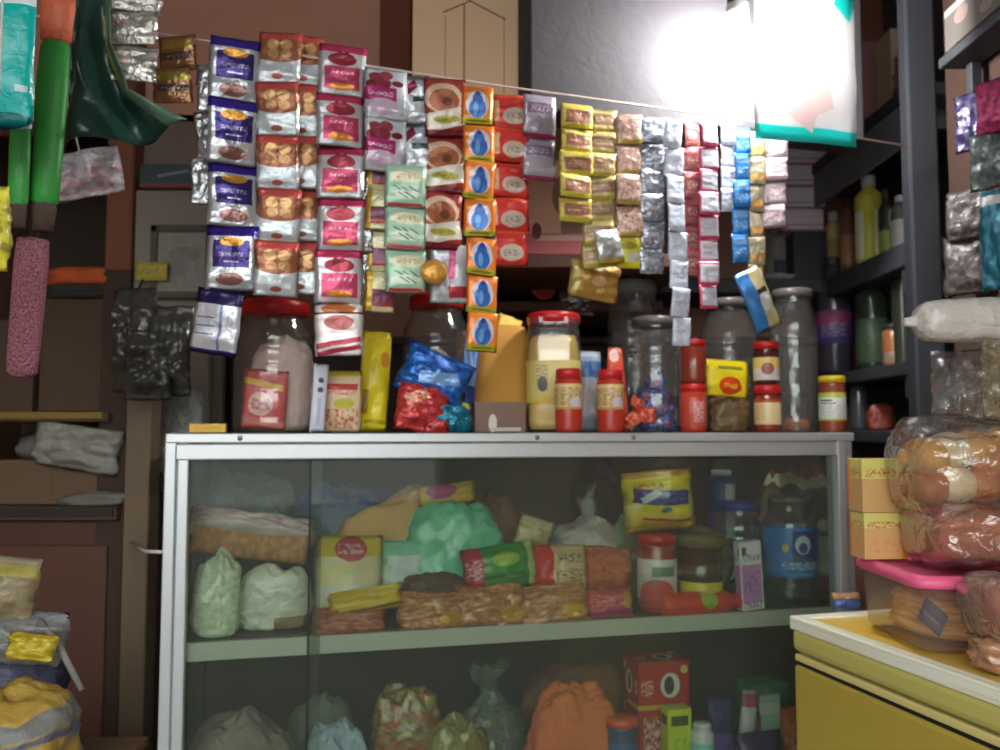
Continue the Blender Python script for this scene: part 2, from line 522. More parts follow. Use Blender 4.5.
part('post', post_mesh(TOP), alu, case, (0, 0, 0))
part('post', post_mesh(TOP), alu, case, (LEN, 0, 0))
part('post', box(.036, .036, TOP, .003), dark, case, (0, D - .02, 0))
part('post', box(.036, .036, TOP, .003), dark, case, (LEN, D - .02, 0))
part('top_rail', join_boxes([(LEN + .036, .03, .016, 0, .013, .029), (LEN + .03, .026, .028, 0, .017, 0)]), alu, case, (LEN / 2, 0, TOP - .0455))
part('top_rail', box(LEN, .03, .045, .003), alu, case, (LEN / 2, D - .015, TOP - .046))
part('side_rail', box(.03, D - .06, .045, .003), alu, case, (0, D / 2, TOP - .046))
part('side_rail', box(.03, D - .06, .045, .003), alu, case, (LEN, D / 2, TOP - .046))
part('top_panel', box(LEN - .03, D - .03, .008, .001), glass, case, (LEN / 2, D / 2, TOP - .0085))
for px in (240, 537, 633):
    k = pf(px, 437, 0); t = (Vector((k.x, k.y)) - A).dot(U)
    part('screw', lathe([(0, .003), (.0025, .0028), (.0042, .0015), (.0045, 0)], 16), steel, case, (t, -.0018, TOP - .0085), (PI / 2, 0, 0))
shelf_col = M('shelf_board', (80, 78, 70), rough=.6)
part('shelf', box(LEN - .04, D - .075, .012, .001), shelf_col, case, (LEN / 2, D / 2 + .015, SHELF - .0125))
part('shelf_edge', join_boxes([(LEN - .036, .008, .030, 0, 0, 0), (LEN - .036, .018, .004, 0, .008, .022)]), M('shelf_edging', (186, 188, 178), rough=.5, metal=.2), case, (LEN / 2, .036, SHELF - .030))
part('case_floor', box(LEN - .04, D - .06, .015, .001), shelf_col, case, (LEN / 2, D / 2 + .005, DECK - .016))
part('back_panel', box(LEN - .04, .008, TOP - .05, .001), dark, case, (LEN / 2, D - .045, 0))
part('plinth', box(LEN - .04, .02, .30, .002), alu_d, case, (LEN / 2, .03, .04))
split = (Vector(pf(309, 560, .03)[:2]) - A).dot(U)
gz0, gz1 = DECK - .02, TOP - .047
part('glass_pane', box(split + .012, .004, gz1 - gz0, .0005), glass, case, ((split + .012) / 2 + .008, .025, gz0))
part('glass_pane', box(LEN - split - .018, .004, gz1 - gz0, .0005), glass, case, (split + (LEN - split - .018) / 2 + .0, .0185, gz0))
part('pane_seal', box(.003, .003, gz1 - gz0, .0004), rubber, case, (split, .0152, gz0))
part('side_glass', box(.004, D - .08, gz1 - gz0, .0005), glass, case, (0, D / 2, gz0))
part('side_glass', box(.004, D - .08, gz1 - gz0, .0005), glass, case, (LEN, D / 2, gz0))

# ------------------------------------------------------------------ string the sachets hang from
s0, s1 = pf(200, 40, -.03), pf(760, 122, -.03)
sd = (s1 - s0).normalized()


def on_string(px):
    """Point on the string at picture column px."""
    lo, hi = -1.5, 2.5
    for _ in range(50):
        m = (lo + hi) / 2; q = s0 + sd * m
        fx = 500 + F * q.x / (q.y * CP + (q.z - ZC) * SP)
        if fx < px: lo = m
        else: hi = m
    return s0 + sd * lo


e0 = s0 + sd * ((-1.448 - s0.x) / sd.x)
e1 = s0 + sd * ((.842 - s0.x) / sd.x)
e1.y += .012
string = solo('hanging_string', 'thin pale string stretched across the shop carrying the sachet strips', 'string',
              tube([e0 - e0 + Vector((0, 0, 0)), (on_string(190) - e0), (on_string(480) - e0) - Vector((0, 0, .004)), (on_string(760) - e0), e1 - e0], .0022), M('string_white', (225, 205, 195), rough=.5), e0)

# ------------------------------------------------------------------ sachet strips
SILVER = (205, 210, 214)
Ds = {}
Ds['purple'] = M('foil_purple', SILVER, [('r', .5, .92, .5, .085, (72, 48, 160)), ('r', .5, .56, .36, .21, (62, 48, 120)), ('e', .5, .75, .25, .07, (214, 150, 60)),
                 ('t', .5, .55, .25, .03, (190, 184, 214), 34), ('r', .5, .44, .15, .012, (190, 185, 215)), ('e', .5, .17, .28, .10, (150, 110, 104))], rough=.24, metal=.5, bump=.3)
Ds['purpleback'] = M('foil_purple_back', (205, 208, 216), [('r', .5, .9, .5, .14, (40, 32, 80)), ('r', .5, .03, .5, .045, (60, 45, 120)), ('r', .28, .55, .2, .012, (120, 120, 150)), ('r', .28, .42, .2, .012, (120, 120, 150)),
                     ('r', .28, .30, .2, .012, (120, 120, 150)), ('r', .6, .42, .03, .34, (120, 130, 170))], rough=.3, metal=.4, bump=.25)
Ds['cookie'] = M('foil_cookie', (202, 210, 214), [('r', .5, .70, .5, .20, (150, 92, 66)), ('e', .5, .52, .5, .12, (150, 92, 66)), ('e', .34, .74, .14, .10, (206, 160, 104)), ('e', .66, .74, .14, .10, (206, 160, 104)), ('e', .36, .56, .13, .09, (190, 142, 92)),
                 ('e', .66, .56, .13, .09, (190, 142, 92)), ('r', .5, .92, .5, .08, (214, 92, 84)), ('e', .5, .13, .13, .05, (176, 100, 84))], rough=.3, metal=.35, bump=.25)
Ds['pink'] = M('foil_pink', (205, 204, 208), [('r', .5, .92, .5, .08, (206, 60, 104)), ('e', .5, .70, .3, .13, (160, 50, 66)), ('r', .5, .72, .06, .16, (160, 50, 66), .8), ('r', .5, .72, .06, .16, (160, 50, 66), -.8),
               ('r', .5, .34, .37, .22, (196, 70, 108)), ('t', .5, .44, .24, .03, (240, 200, 210), 24), ('e', .5, .17, .26, .07, (222, 140, 60))], rough=.3, metal=.4, bump=.25)
Ds['pinkback'] = M('foil_pink_back', (226, 218, 216), [('e', .5, .88, .36, .1, (206, 120, 70)), ('r', .5, .80, .5, .02, (90, 40, 40)), ('e', .5, .62, .3, .14, (176, 96, 92)), ('r', .5, .24, .46, .05, (176, 48, 72), -.15), ('r', .5, .10, .46, .04, (176, 48, 72), -.15)], rough=.35, metal=.25, bump=.25)
Ds['maroon'] = M('foil_maroon', (205, 212, 218), [('e', .25, .82, .16, .10, (146, 62, 74)), ('e', .50, .86, .16, .10, (150, 66, 78)), ('e', .40, .70, .2, .12, (140, 50, 68)), ('e', .15, .66, .12, .10, (130, 44, 60)), ('e', .75, .70, .14, .06, (128, 40, 66)),
                 ('r', .36, .48, .36, .13, (170, 44, 110)), ('e', .4, .24, .36, .16, (206, 186, 206)), ('t', .36, .48, .28, .04, (240, 210, 230), 20)], rough=.3, metal=.35, bump=.3)
Ds['maroon2'] = M('foil_silver_maroon', (206, 212, 220), [('r', .5, .95, .5, .05, (120, 130, 130)), ('r', .35, .72, .25, .10, (140, 40, 70), -.5), ('r', .7, .5, .25, .06, (70, 80, 80))], rough=.28, metal=.5, bump=.35)
Ds['green'] = M('foil_green', (176, 214, 186), [('e', .55, .72, .42, .15, (226, 224, 190)), ('t', .55, .73, .26, .06, (150, 120, 60), 16), ('r', .35, .42, .16, .016, (70, 100, 80), .5), ('r', .55, .40, .16, .016, (70, 100, 80), .5), ('r', .72, .42, .14, .016, (70, 100, 80), .5),
                ('e', .5, .30, .40, .10, (210, 222, 200)), ('r', .45, .28, .14, .014, (70, 100, 80), .5), ('r', .62, .28, .14, .014, (70, 100, 80), .5), ('r', .5, .06, .42, .035, (190, 50, 60))], rough=.35, metal=.15, bump=.2)
Ds['cream'] = M('foil_cream_plum', (214, 206, 160), [('r', .12, .5, .14, .5, (206, 168, 60)), ('r', .62, .40, .38, .16, (110, 56, 84)), ('r', .62, .20, .38, .06, (150, 60, 60)), ('e', .62, .78, .30, .10, (220, 216, 186)), ('t', .62, .78, .22, .05, (150, 130, 60), 18)], rough=.35, metal=.2, bump=.2)
Ds['dish'] = M('foil_dish', (160, 60, 52), [('e', .46, .66, .46, .26, (214, 186, 158)), ('e', .48, .62, .36, .20, (168, 96, 62)), ('e', .55, .60, .12, .08, (110, 66, 46)), ('r', .5, .30, .48, .16, (220, 214, 200), -.15), ('e', .52, .30, .32, .07, (176, 170, 70)), ('t', .52, .3, .22, .03, (110, 80, 30), 22), ('r', .5, .06, .5, .06, (120, 34, 44))], rough=.32, metal=.2, bump=.25)
Ds['pinkwhite'] = M('foil_pinkwhite', (206, 208, 216), [('r', .55, .72, .09, .3, (214, 110, 150)), ('r', .78, .2, .3, .1, (190, 60, 70)), ('r', .2, .5, .14, .3, (190, 190, 206))], rough=.3, metal=.35, bump=.3)
Ds['orange'] = M('foil_orange', (232, 130, 48), [('e', .5, .52, .36, .36, (214, 206, 214)), ('e', .5, .42, .27, .26, (48, 110, 186)), ('e', .5, .62, .17, .22, (48, 100, 180)), ('e', .5, .80, .08, .07, (40, 60, 140)), ('e', .45, .42, .08, .18, (110, 160, 214)),
                 ('r', .5, .10, .5, .08, (186, 178, 50)), ('r', .5, .10, .32, .015, (110, 100, 30)), ('r', .5, .01, .5, .018, (40, 40, 70))], rough=.3, metal=.2, bump=.15)
Ds['red'] = M('foil_red', (206, 52, 44), [('e', .58, .36, .32, .24, (196, 178, 160)), ('t', .58, .36, .2, .1, (120, 110, 100), 14), ('r', .08, .5, .1, .3, (206, 178, 140)), ('r', .5, .95, .5, .05, (220, 90, 60))], rough=.35, metal=.15, bump=.2)
Ds['mauve'] = M('foil_mauve', (176, 168, 180), [('r', .5, .7, .4, .12, (130, 110, 136)), ('r', .5, .06, .5, .05, (150, 50, 90)), ('t', .5, .7, .3, .07, (210, 200, 215), 16)], rough=.3, metal=.45, bump=.35)
Ds['olive'] = M('foil_olive', (196, 178, 80), [('r', .55, .50, .40, .26, (140, 92, 70)), ('t', .55, .5, .3, .14, (190, 150, 120), 12), ('r', .5, .1, .5, .05, (206, 196, 60))], rough=.35, metal=.2, bump=.25)
Ds['olive2'] = M('foil_olive_pale', (186, 172, 110), [('r', .5, .55, .40, .24, (150, 116, 90)), ('t', .5, .55, .3, .1, (210, 190, 150), 12), ('r', .5, .08, .5, .06, (200, 180, 70))], rough=.35, metal=.2, bump=.25)
Ds['rose'] = M('foil_rose', (198, 176, 160), [('t', .5, .5, .5, .5, (166, 100, 92), 9), ('r', .5, .1, .5, .08, (190, 160, 90))], rough=.32, metal=.3, bump=.3)
Ds['yellow'] = M('foil_yellow', (206, 196, 60), [('e', .5, .72, .28, .12, (150, 140, 50)), ('r', .62, .36, .2, .14, (180, 180, 170)), ('r', .5, .08, .5, .06, (214, 206, 30))], rough=.35, metal=.15, bump=.2)
Ds['steel'] = M('foil_steel', (182, 190, 204), [('t', .5, .5, .5, .5, (120, 128, 146), 7), ('r', .5, .5, .3, .08, (206, 212, 220))], rough=.26, metal=.55, bump=.4)
Ds['ice'] = M('foil_ice', (206, 212, 226), [('t', .5, .5, .34, .34, (176, 184, 204), 8), ('r', .5, .5, .5, .012, (150, 156, 176))], rough=.4, metal=.15, bump=.2)
Ds['brick'] = M('foil_brick', (176, 110, 104), [('r', .5, .5, .4, .25, (150, 70, 80)), ('t', .5, .5, .3, .18, (220, 180, 160), 10), ('r', .5, .95, .5, .05, (196, 60, 90))], rough=.35, metal=.2, bump=.25)
Ds['rosewhite'] = M('foil_rosewhite', (206, 204, 214), [('r', .5, .06, .5, .08, (206, 62, 106)), ('r', .04, .5, .07, .5, (214, 90, 120)), ('t', .55, .55, .3, .16, (160, 160, 180), 12), ('r', .5, .93, .5, .04, (206, 62, 106), .06)], rough=.35, metal=.15, bump=.2)
Ds['blue'] = M('foil_blue', (48, 120, 190), [('r', .5, .78, .4, .12, (120, 170, 220)), ('t', .5, .4, .35, .12, (170, 206, 236), 10)], rough=.35, metal=.15, bump=.25)
Ds['bluegold'] = M('foil_bluegold', (60, 124, 190), [('r', .78, .5, .26, .5, (190, 176, 130)), ('e', .7, .45, .2, .16, (206, 206, 206)), ('r', .72, .62, .2, .04, (50, 46, 40))], rough=.32, metal=.2, bump=.25)
Ds['sand'] = M('foil_sand', (178, 168, 140), [('r', .5, .3, .5, .12, (196, 150, 80)), ('t', .5, .6, .36, .2, (140, 134, 126), 9)], rough=.35, metal=.2, bump=.3)
Ds['blush'] = M('foil_blush', (200, 186, 192), [('t', .5, .5, .4, .3, (170, 130, 140), 8), ('r', .5, .05, .5, .05, (150, 110, 120))], rough=.35, metal=.2, bump=.25)
Ds['silver'] = M('foil_silver', (208, 212, 216), [('t', .5, .5, .5, .5, (150, 150, 150), 5)], rough=.22, metal=.7, bump=.5)
Ds['bronze'] = M('foil_bronze', (176, 130, 96), [('r', .5, .75, .4, .12, (190, 170, 80)), ('r', .5, .42, .4, .1, (110, 90, 84)), ('t', .5, .42, .3, .06, (190, 180, 170), 14)], rough=.26, metal=.6, bump=.4)
Ds['rosesilver'] = M('foil_rosesilver', (196, 192, 184), [('e', .3, .6, .2, .16, (226, 190, 190)), ('e', .72, .3, .16, .14, (236, 232, 226)), ('t', .5, .5, .5, .5, (140, 134, 124), 5)], rough=.24, metal=.5, bump=.5)

PILL = {}


def sachet_mesh(des, w, h, var, cr=.16):
    k = (des, round(w, 3), round(h, 3), var)
    if k not in PILL:
        PILL[k] = pillow(w, h, min(w, h) * .15, seed=var * 7 + len(des) * 1.7 + 1, cr=cr, nx=10, ny=18, seal=.06, trans=.13)
    return PILL[k]


rnd = random.Random(5)


def strip(label, x0, y0, x1, y1, wpx, n, des, d=-.03, group=None, last=None, first_part=0.0, name='sachet_strip', tilt=0.0, cr=.16):
    """A strip of n joined sachets hung from the string at column x0, reaching picture point (x1, y1)."""
    top = pf(x0, y0, d); bot = pf(x1, y1, d)
    mpp = m_per_px((top + bot) / 2)
    t = thing(name, label, 'sachet strip', top, ALPHA + tilt, group)
    vec = bot - top
    ln = vec.length / (n - first_part)
    wd = wpx * mpp
    lx = vec.x * U.x + vec.y * U.y
    for i in range(n):
        f = (i + .5 - first_part) / (n - first_part)
        dd = des
        if last and i >= n - len(last): dd = last[i - n + len(last)]
        me = sachet_mesh(dd, wd, ln * 1.015, i % 3, cr)
        sway = .004 * math.sin(i * 1.9 + x0)
        part('sachet', me, Ds[dd], t, (lx * f + sway * .4, sway, vec.z * f), (rnd.uniform(-.10, .10), math.atan2(-lx, -vec.z) * -1 + rnd.uniform(-.03, .03), rnd.uniform(-.22, .22)))
    return t


strip('strip of silver and purple sachets with navy labels, leftmost full strip', 236, 40, 231, 290, 50, 4, 'purple', -.04)
b = pf(217, 322, -.035); m_ = m_per_px(b)
t = thing('sachet', 'turned-around sachet with dark purple top hanging below the purple strip, left of the big jar', 'sachet', b, ALPHA - .3)
part('wrapper', pillow(48 * m_, 66 * m_, .014, 3, .18), Ds['purpleback'], t, (0, 0, 0), (.05, .14, 0))
strip('crumpled bare silver strip peeking out behind the left edge of the purple sachets', 213, 66, 203, 205, 26, 3, 'silver', -.015, cr=.3)
strip('front strip of biscuit-printed silver sachets with red bands, beside the purple strip', 279, 42, 277, 296, 43, 5, 'cookie', -.045, first_part=.2)
strip('half covered biscuit-printed strip behind the front one, left of the pink strip', 303, 52, 300, 294, 38, 5, 'cookie', -.02, first_part=.35)
strip('strip of pink and crimson foil sachets ending in a white red-striped one', 342, 58, 339, 356, 47, 6, 'pink', -.04, last=['pinkback'], first_part=.25)
strip('narrow shiny silver strip squeezed between the pink strip and the maroon sachets', 370, 70, 366, 300, 13, 5, 'silver', -.02, cr=.3)
strip('short pair of silver sachets with maroon balls and a magenta band', 387, 70, 385, 172, 44, 2, 'maroon', -.04, tilt=.1)
strip('pale silver pair with dark red corner beside the maroon ball sachets', 415, 76, 412, 170, 32, 2, 'maroon2', -.022)
strip('strip of mint green sachets with cream ovals under the maroon ball pair', 406, 166, 405, 292, 41, 3, 'green', -.045)
strip('cream and plum strip with golden edge left of the mint green sachets', 380, 150, 379, 312, 30, 4, 'cream', -.025)
strip('brick red strip of sachets printed with a dish, left of the orange strip', 446, 86, 441, 250, 42, 3, 'dish', -.03, first_part=.1)
strip('pink and white silver sachet hanging below the dish sachets', 450, 246, 450, 303, 40, 1, 'pinkwhite', -.02)
b = pf(434, 272, -.055); m_ = m_per_px(b)
t = thing('wafer_packet', 'round golden packet in front of the lower end of the dish sachets', 'packet', b, ALPHA)
part('wrapper', lathe([(0, -.006), (.008, -.0058), (.0165, -.003), (.0185, 0), (.0165, .003), (.008, .0058), (0, .006)], 26, 28 * m_ / .037, 26 * m_ / .037, .08, 4), M('gold_foil', (206, 150, 66), [('e', .5, .5, .6, .3, (214, 160, 80))], rough=.3, metal=.4, bump=.3), t, (0, 0, 0), (PI / 2, 0, 0))
strip('bright orange strip with blue emblems and yellow feet, the longest tidy strip', 477, 88, 483, 352, 32, 7, 'orange', -.05, cr=.10)
strip('red strip with grey round patches right of the orange strip', 512, 95, 508, 266, 40, 5, 'red', -.03)
strip('short mauve silver pair of sachets right of the red strip', 540, 97, 538, 180, 36, 2, 'mauve', -.035)
strip('olive yellow strip of small sachets, the left one of the olive pair', 577, 106, 575, 222, 36, 5, 'olive', -.04)
strip('paler olive strip reaching lower, the right one of the olive pair', 604, 110, 597, 268, 32, 7, 'olive2', -.025)
strip('rosy beige strip ending in a yellow sachet, between olive and silver strips', 629, 114, 629, 268, 28, 5, 'rose', -.03, last=['yellow'])
b = pf(609, 247, -.045); m_ = m_per_px(b)
t = thing('sachet', 'small silver sachet with yellow hem hanging at the end of the olive strips', 'sachet', b, ALPHA + .2)
part('wrapper', pillow(30 * m_, 34 * m_, .012, 8, .25), M('foil_silver_hem', (200, 204, 200), [('r', .5, .08, .5, .08, (206, 180, 70))], rough=.25, metal=.5, bump=.4), t, (0, 0, 0), (0, -.2, 0))
strip('steel grey foil strip right of the yellow-ended strip', 653, 118, 651, 274, 27, 6, 'steel', -.03, cr=.25)
strip('long narrow ice white strip hanging lowest, bent to the right', 672, 120, 682, 346, 20, 8, 'ice', -.045)
strip('brick pink narrow strip between the ice white and the rose white strips', 692, 122, 692, 276, 19, 6, 'brick', -.03)
strip('narrow white strip with rose red bands, right of the brick pink strip', 709, 124, 708, 309, 21, 8, 'rosewhite', -.045)
strip('short pale grey strip between rose white and blue strips', 728, 124, 728, 212, 16, 4, 'ice', -.03)
strip('blue narrow strip hanging under the teal bordered bag', 743, 128, 740, 262, 18, 5, 'blue', -.04)
strip('sand coloured strip right of the blue strip', 757, 132, 756, 292, 18, 6, 'sand', -.025)
strip('blush white strip right of the sand coloured strip', 776, 136, 773, 228, 26, 4, 'blush', -.02)
b = pf(758, 300, -.045); m_ = m_per_px(b)
t = thing('sachet', 'tilted blue and gold sachet hanging at the end of the blue strip', 'sachet', b, ALPHA)
part('wrapper', pillow(30 * m_, 64 * m_, .012, 5, .15), Ds['bluegold'], t, (0, 0, 0), (0, -.42, 0))

# gold packet hanging under the olive strips
b = pf(594, 282, .02); m_ = m_per_px(b)
t = thing('snack_packet', 'fat golden brown packet with mint corner hanging below the olive strips', 'packet', b, ALPHA)
part('wrapper', pillow(52 * m_, 38 * m_, .03, 12, .22), M('gold_brown_pack', (176, 136, 66), [('r', .45, .92, .2, .08, (140, 190, 150)), ('e', .55, .5, .16, .14, (206, 160, 120)), ('r', .05, .6, .1, .5, (196, 180, 110))], rough=.35, metal=.3, bump=.3), t, (0, 0, 0), (0, .12, 0))
part('tie', tube([(0, 0, 17 * m_), (.002, .0, 40 * m_)], .0012), M('tie_white', (220, 220, 210)), t)

# teal bordered white bag beside the bulb
tl = pf(748, -20, -.15); br = pf(861, 143, -.15)
m_ = m_per_px(br)
t = thing('plastic_bag', 'translucent white plastic packet with teal border hanging beside the lit bulb', 'plastic bag', (tl + br) / 2, ALPHA)
wm = M('white_translucent', (245, 245, 245), [('r', .5, .045, .5, .046, (60, 226, 220)), ('r', .93, .93, .09, .12, (60, 226, 220), .6), ('r', .42, .22, .18, .10, (236, 218, 216), .4), ('r', .62, .30, .1, .12, (236, 220, 216), -.3)], rough=.35, bump=.12, bscale=20)
nt = wm.node_tree; pb = nt.nodes['Principled BSDF']
tsl = nt.nodes.new('ShaderNodeBsdfTranslucent'); mxs = nt.nodes.new('ShaderNodeMixShader'); mxs.inputs[0].default_value = .5
src = pb.inputs['Base Color'].links[0].from_socket
nt.links.new(src, tsl.inputs[0]); nt.links.new(pb.outputs[0], mxs.inputs[1]); nt.links.new(tsl.outputs[0], mxs.inputs[2]); nt.links.new(mxs.outputs[0], nt.nodes['Material Output'].inputs[0])
part('bag_film', pillow(113 * m_, 163 * m_, .02, 6, .10, 14, 18), wm, t)
part('hanger', tube([(0, 0, 78 * m_), (0, 0, 2.5 - t.location.z)], .0015), M('tie_white', (220, 220, 210)), t)

# ------------------------------------------------------------------ jars, bottles and packets on the counter top
ZT = TOP + .0005


def jar(label, x0, x1, ytop, d, zb, lid_mat=red_lid, lid_px=None, lid_h=.028, body=pet, cat='jar', name='plastic_jar', label_mat=None, lab=(.2, .6), square=0.0, ribs=True, group=None, jit=0.0, neck=.80, dx=0):
    loc, w_, h = stand(x0, x1, ytop, d, zb)
    r = w_ / 2
    t = thing(name, label, cat, loc, -math.atan2(loc.x, loc.y) + jit, group)
    hb = h - lid_h * .55
    rn = r * neck
    pr = [(0, .001), (r * .86, .001), (r * .96, .006), (r, .016)]
    if ribs:
        for f in (.12, .34, .56, .68):
            z = hb * f
            pr += [(r, z - .008), (r * .975, z - .003), (r * .975, z + .003), (r, z + .008)]
    pr += [(r, hb * .74), (r * .97, hb * .80), (rn * 1.04, hb * .89), (rn, hb * .92), (rn, hb)]
    part('body', lathe(pr, 36, square=square), body, t)
    rl = rn * 1.08
    z0 = h - lid_h
    part('lid', lathe([(rn * 1.0, z0), (rl, z0 + .001), (rl, h - .006), (rl * .95, h - .001), (rl * .9, h), (rl * .85, h - .002), (0, h - .002)], 36), lid_mat, t)
    if label_mat:
        part('label', lathe([(r * 1.004, hb * lab[0]), (r * 1.012, hb * lab[0] + .001), (r * 1.012, hb * lab[1] - .001), (r * 1.004, hb * lab[1])], 36, square=square), label_mat, t)
    return t, loc, r, h


def bottle(label, x0, x1, ytop, d, zb, body, cap, label_mat=None, lab=(.15, .6), shoulder=.72, neck=.42, cap_h=.16, plane='case', cat='bottle', name='bottle', square=0.0, group=None, jit=0.0, capr=1.12, rot=None, size=None):
    loc, w_, h = stand(x0, x1, ytop, d, zb, plane)
    if size: w_, h = size
    r = w_ / 2
    t = thing(name, label, cat, loc, -math.atan2(loc.x, loc.y) + jit, group)
    if rot: t.rotation_euler = rot
    hs = h * shoulder; rn = r * neck; hc = h * (1 - cap_h)
    pr = [(0, .0005), (r * .88, .0005), (r * .97, .004), (r, .010), (r, hs * .5), (r, hs), (r * .96, hs + (hc - hs) * .25), (rn * 1.15, hs + (hc - hs) * .75), (rn, hs + (hc - hs) * .9), (rn, hc + h * .02)]
    part('body', lathe(pr, 30, square=square), body, t)
    rc = rn * capr
    part('cap', lathe([(rn, hc), (rc, hc + .0005), (rc, h - .003), (rc * .9, h), (0, h)], 26), cap, t)
    if label_mat:
        part('label', lathe([(r * 1.002, hs * lab[0]), (r * 1.014, hs * lab[0] + .0008), (r * 1.014, hs * lab[1] - .0008), (r * 1.002, hs * lab[1])], 30, square=square), label_mat, t)
    return t


def packet(label, x0, y0, x1, y1, d, mat, t=.03, seed=0, cr=.22, rot=(0, 0, 0), cat='packet', name='snack_packet', group=None, seal=.08, plane='case', lean=0.0, zb=None, taper=0.0, inner=None):
    """A filled packet covering the picture box; if zb is given it stands on that height, otherwise lies where the box is."""
    if zb is not None:
        loc, w_, h = stand(x0, x1, y0, d, zb, plane)
        me = pillow(w_, h, t, seed, cr, base=True, seal=seal, taper=taper)
    else:
        loc = pf((x0 + x1) / 2, (y0 + y1) / 2, d, plane); m_ = m_per_px(loc)
        w_, h = (x1 - x0) * m_, (y1 - y0) * m_
        me = pillow(w_, h, t, seed, cr, seal=seal, taper=taper)
    o = thing(name, label, cat, loc, (ALPHA if plane == 'case' else 0) + rot[2], group, rx=rot[0], ry=rot[1])
    part('wrapper', me, mat, o)
    return o


def softbag(label, x0, x1, ytop, d, zb, mat, depth=.7, seed=0, cr=.25, neck=False, cat='bag', name='plastic_bag', plane='case', rot=0.0, square=.6, tie=None, group=None):
    loc, w_, h = stand(x0, x1, ytop, d, zb, plane)
    o = thing(name, label, cat, loc, (ALPHA if plane == 'case' else 0) + rot, group)
    part('film', bag(w_ * .98, w_ * depth, h, seed, cr, neck, square=square), mat, o)
    if tie:
        part('tie', lathe([(w_ * .05, -.004), (w_ * .075, -.004), (w_ * .08, 0), (w_ * .075, .004), (w_ * .05, .004)], 16), tie, o, (0, 0, h * .79))
    return o


def carton(label, x0, x1, ytop, d, zb, mat, deep, plane='case', rot=0.0, cat='box', name='carton', flap=None, group=None, bev=.0015, tilt=0.0):
    loc, w_, h = stand(x0, x1, ytop, d, zb, plane)
    o = thing(name, label, cat, loc, (ALPHA if plane == 'case' else 0) + rot, group, ry=tilt)
    part('body', box(w_, deep, h, bev), mat, o, (0, deep / 2, 0))
    if flap:
        part('flap', box(w_ * .98, deep * .48, .0025, .0005), flap, o, (0, deep * .25, h))
        part('flap', box(w_ * .98, deep * .48, .0025, .0005), flap, o, (0, deep * .75, h))
    return o


# big red-lidded jar on the left, with packets inside
t, loc, r, h = jar('large clear jar with red lid at the left end of the counter', 234, 311, 302, .16, ZT, neck=.84)
j = thing('snack_packet', 'red and yellow striped packet inside the leftmost red-lidded jar', 'packet', loc + Vector((-V.x * .045 - U.x * .016, -V.y * .045 - U.y * .016, .006)), ALPHA, ry=.06)
part('wrapper', pillow(.078, .108, .012, 21, .12, base=True), M('red_yellow_pack', (196, 70, 66), [('r', .4, .88, .5, .05, (186, 40, 40), .12), ('r', .4, .76, .5, .05, (224, 180, 50), .12), ('e', .4, .42, .28, .2, (226, 176, 166)), ('t', .4, .42, .24, .1, (150, 60, 60), 10), ('r', .5, .12, .5, .06, (210, 120, 110), .1)], rough=.35, bump=.15), j)
j = thing('powder_bag', 'pale pinkish bag filling the lower half of the leftmost red-lidded jar', 'bag', loc + Vector((V.x * .012 + U.x * .01, V.y * .012 + U.y * .01, .004)), ALPHA)
part('film', bag(r * 1.7, r * 1.2, .175, 3, .12), M('pale_pink_bag', (206, 182, 172), rough=.5, bump=.2), j)
carton('small low yellow box at the left end of the counter edge', 190, 225, 423.5, .03, ZT, M('yellow_small_box', (214, 170, 40), [('t', .5, .5, .4, .2, (180, 120, 30), 14)]), .03)
packet('narrow white packet with grey print leaning between the leftmost jar and the biscuit packet', 309, 364, 324, 430, .05, M('white_grey_pack', (206, 208, 222), [('e', .5, .76, .2, .04, (70, 76, 100)), ('e', .5, .62, .2, .04, (70, 76, 100)), ('r', .5, .3, .12, .2, (180, 186, 206))], rough=.4, bump=.1), .010, 4, .08, (0, .06, .2), zb=ZT)
packet('cream packet with red print standing beside the tall yellow packet', 321, 371, 361, 430, .09, M('cream_red_pack', (222, 196, 160), [('r', .5, .74, .4, .05, (190, 60, 56)), ('t', .5, .66, .4, .05, (196, 70, 60), 12), ('e', .55, .47, .26, .09, (196, 186, 70)), ('t', .5, .22, .42, .16, (196, 60, 50), 9), ('r', .5, .96, .5, .05, (196, 176, 60))], rough=.4, bump=.15), .022, 5, .12, zb=ZT)
packet('tall crumpled yellow packet left of the jar with blue wrappers', 357, 332, 386, 430, .13, M('yellow_tall_pack', (226, 206, 34), [('e', .8, .72, .16, .08, (206, 140, 50)), ('r', .2, .3, .1, .12, (160, 130, 40)), ('r', .6, .1, .4, .02, (180, 160, 20))], rough=.35, bump=.25), .022, 6, .2, (0, .05, 0), zb=ZT)
t, loc, r, h = jar('clear jar with red lid behind the blue and red crumpled wrappers', 402, 470, 296, .25, ZT, neck=.74)
j = thing('biscuit_bag', 'beige biscuits in a bag inside the red-lidded jar behind the blue wrappers', 'bag', loc + Vector((0, 0, .004)), ALPHA)
part('film', bag(r * 1.5, r * 1.4, .17, 9, .15), M('beige_biscuit', (186, 160, 122), [('t', .5, .5, .5, .5, (150, 120, 84), 16)], rough=.6, bump=.3), j)
packet('crumpled teal wrapper lying on the counter beside the red wrapper', 428, 400, 474, 430, .09, M('teal_wrap', (30, 130, 150), [('t', .5, .5, .5, .5, (20, 90, 130), 6), ('e', .85, .8, .1, .14, (206, 200, 60))], rough=.25, metal=.3, bump=.5), .035, 7, .3, (-.2, 0, .1), zb=ZT)
packet('crumpled red wrapper leaning under the blue wrapper', 394, 380, 448, 430, .085, M('red_wrap', (196, 64, 60), [('r', .35, .65, .22, .10, (214, 160, 130), -.5), ('t', .5, .5, .5, .5, (160, 40, 46), 6)], rough=.25, metal=.3, bump=.5), .03, 8, .3, (-.1, .12, 0), zb=ZT)
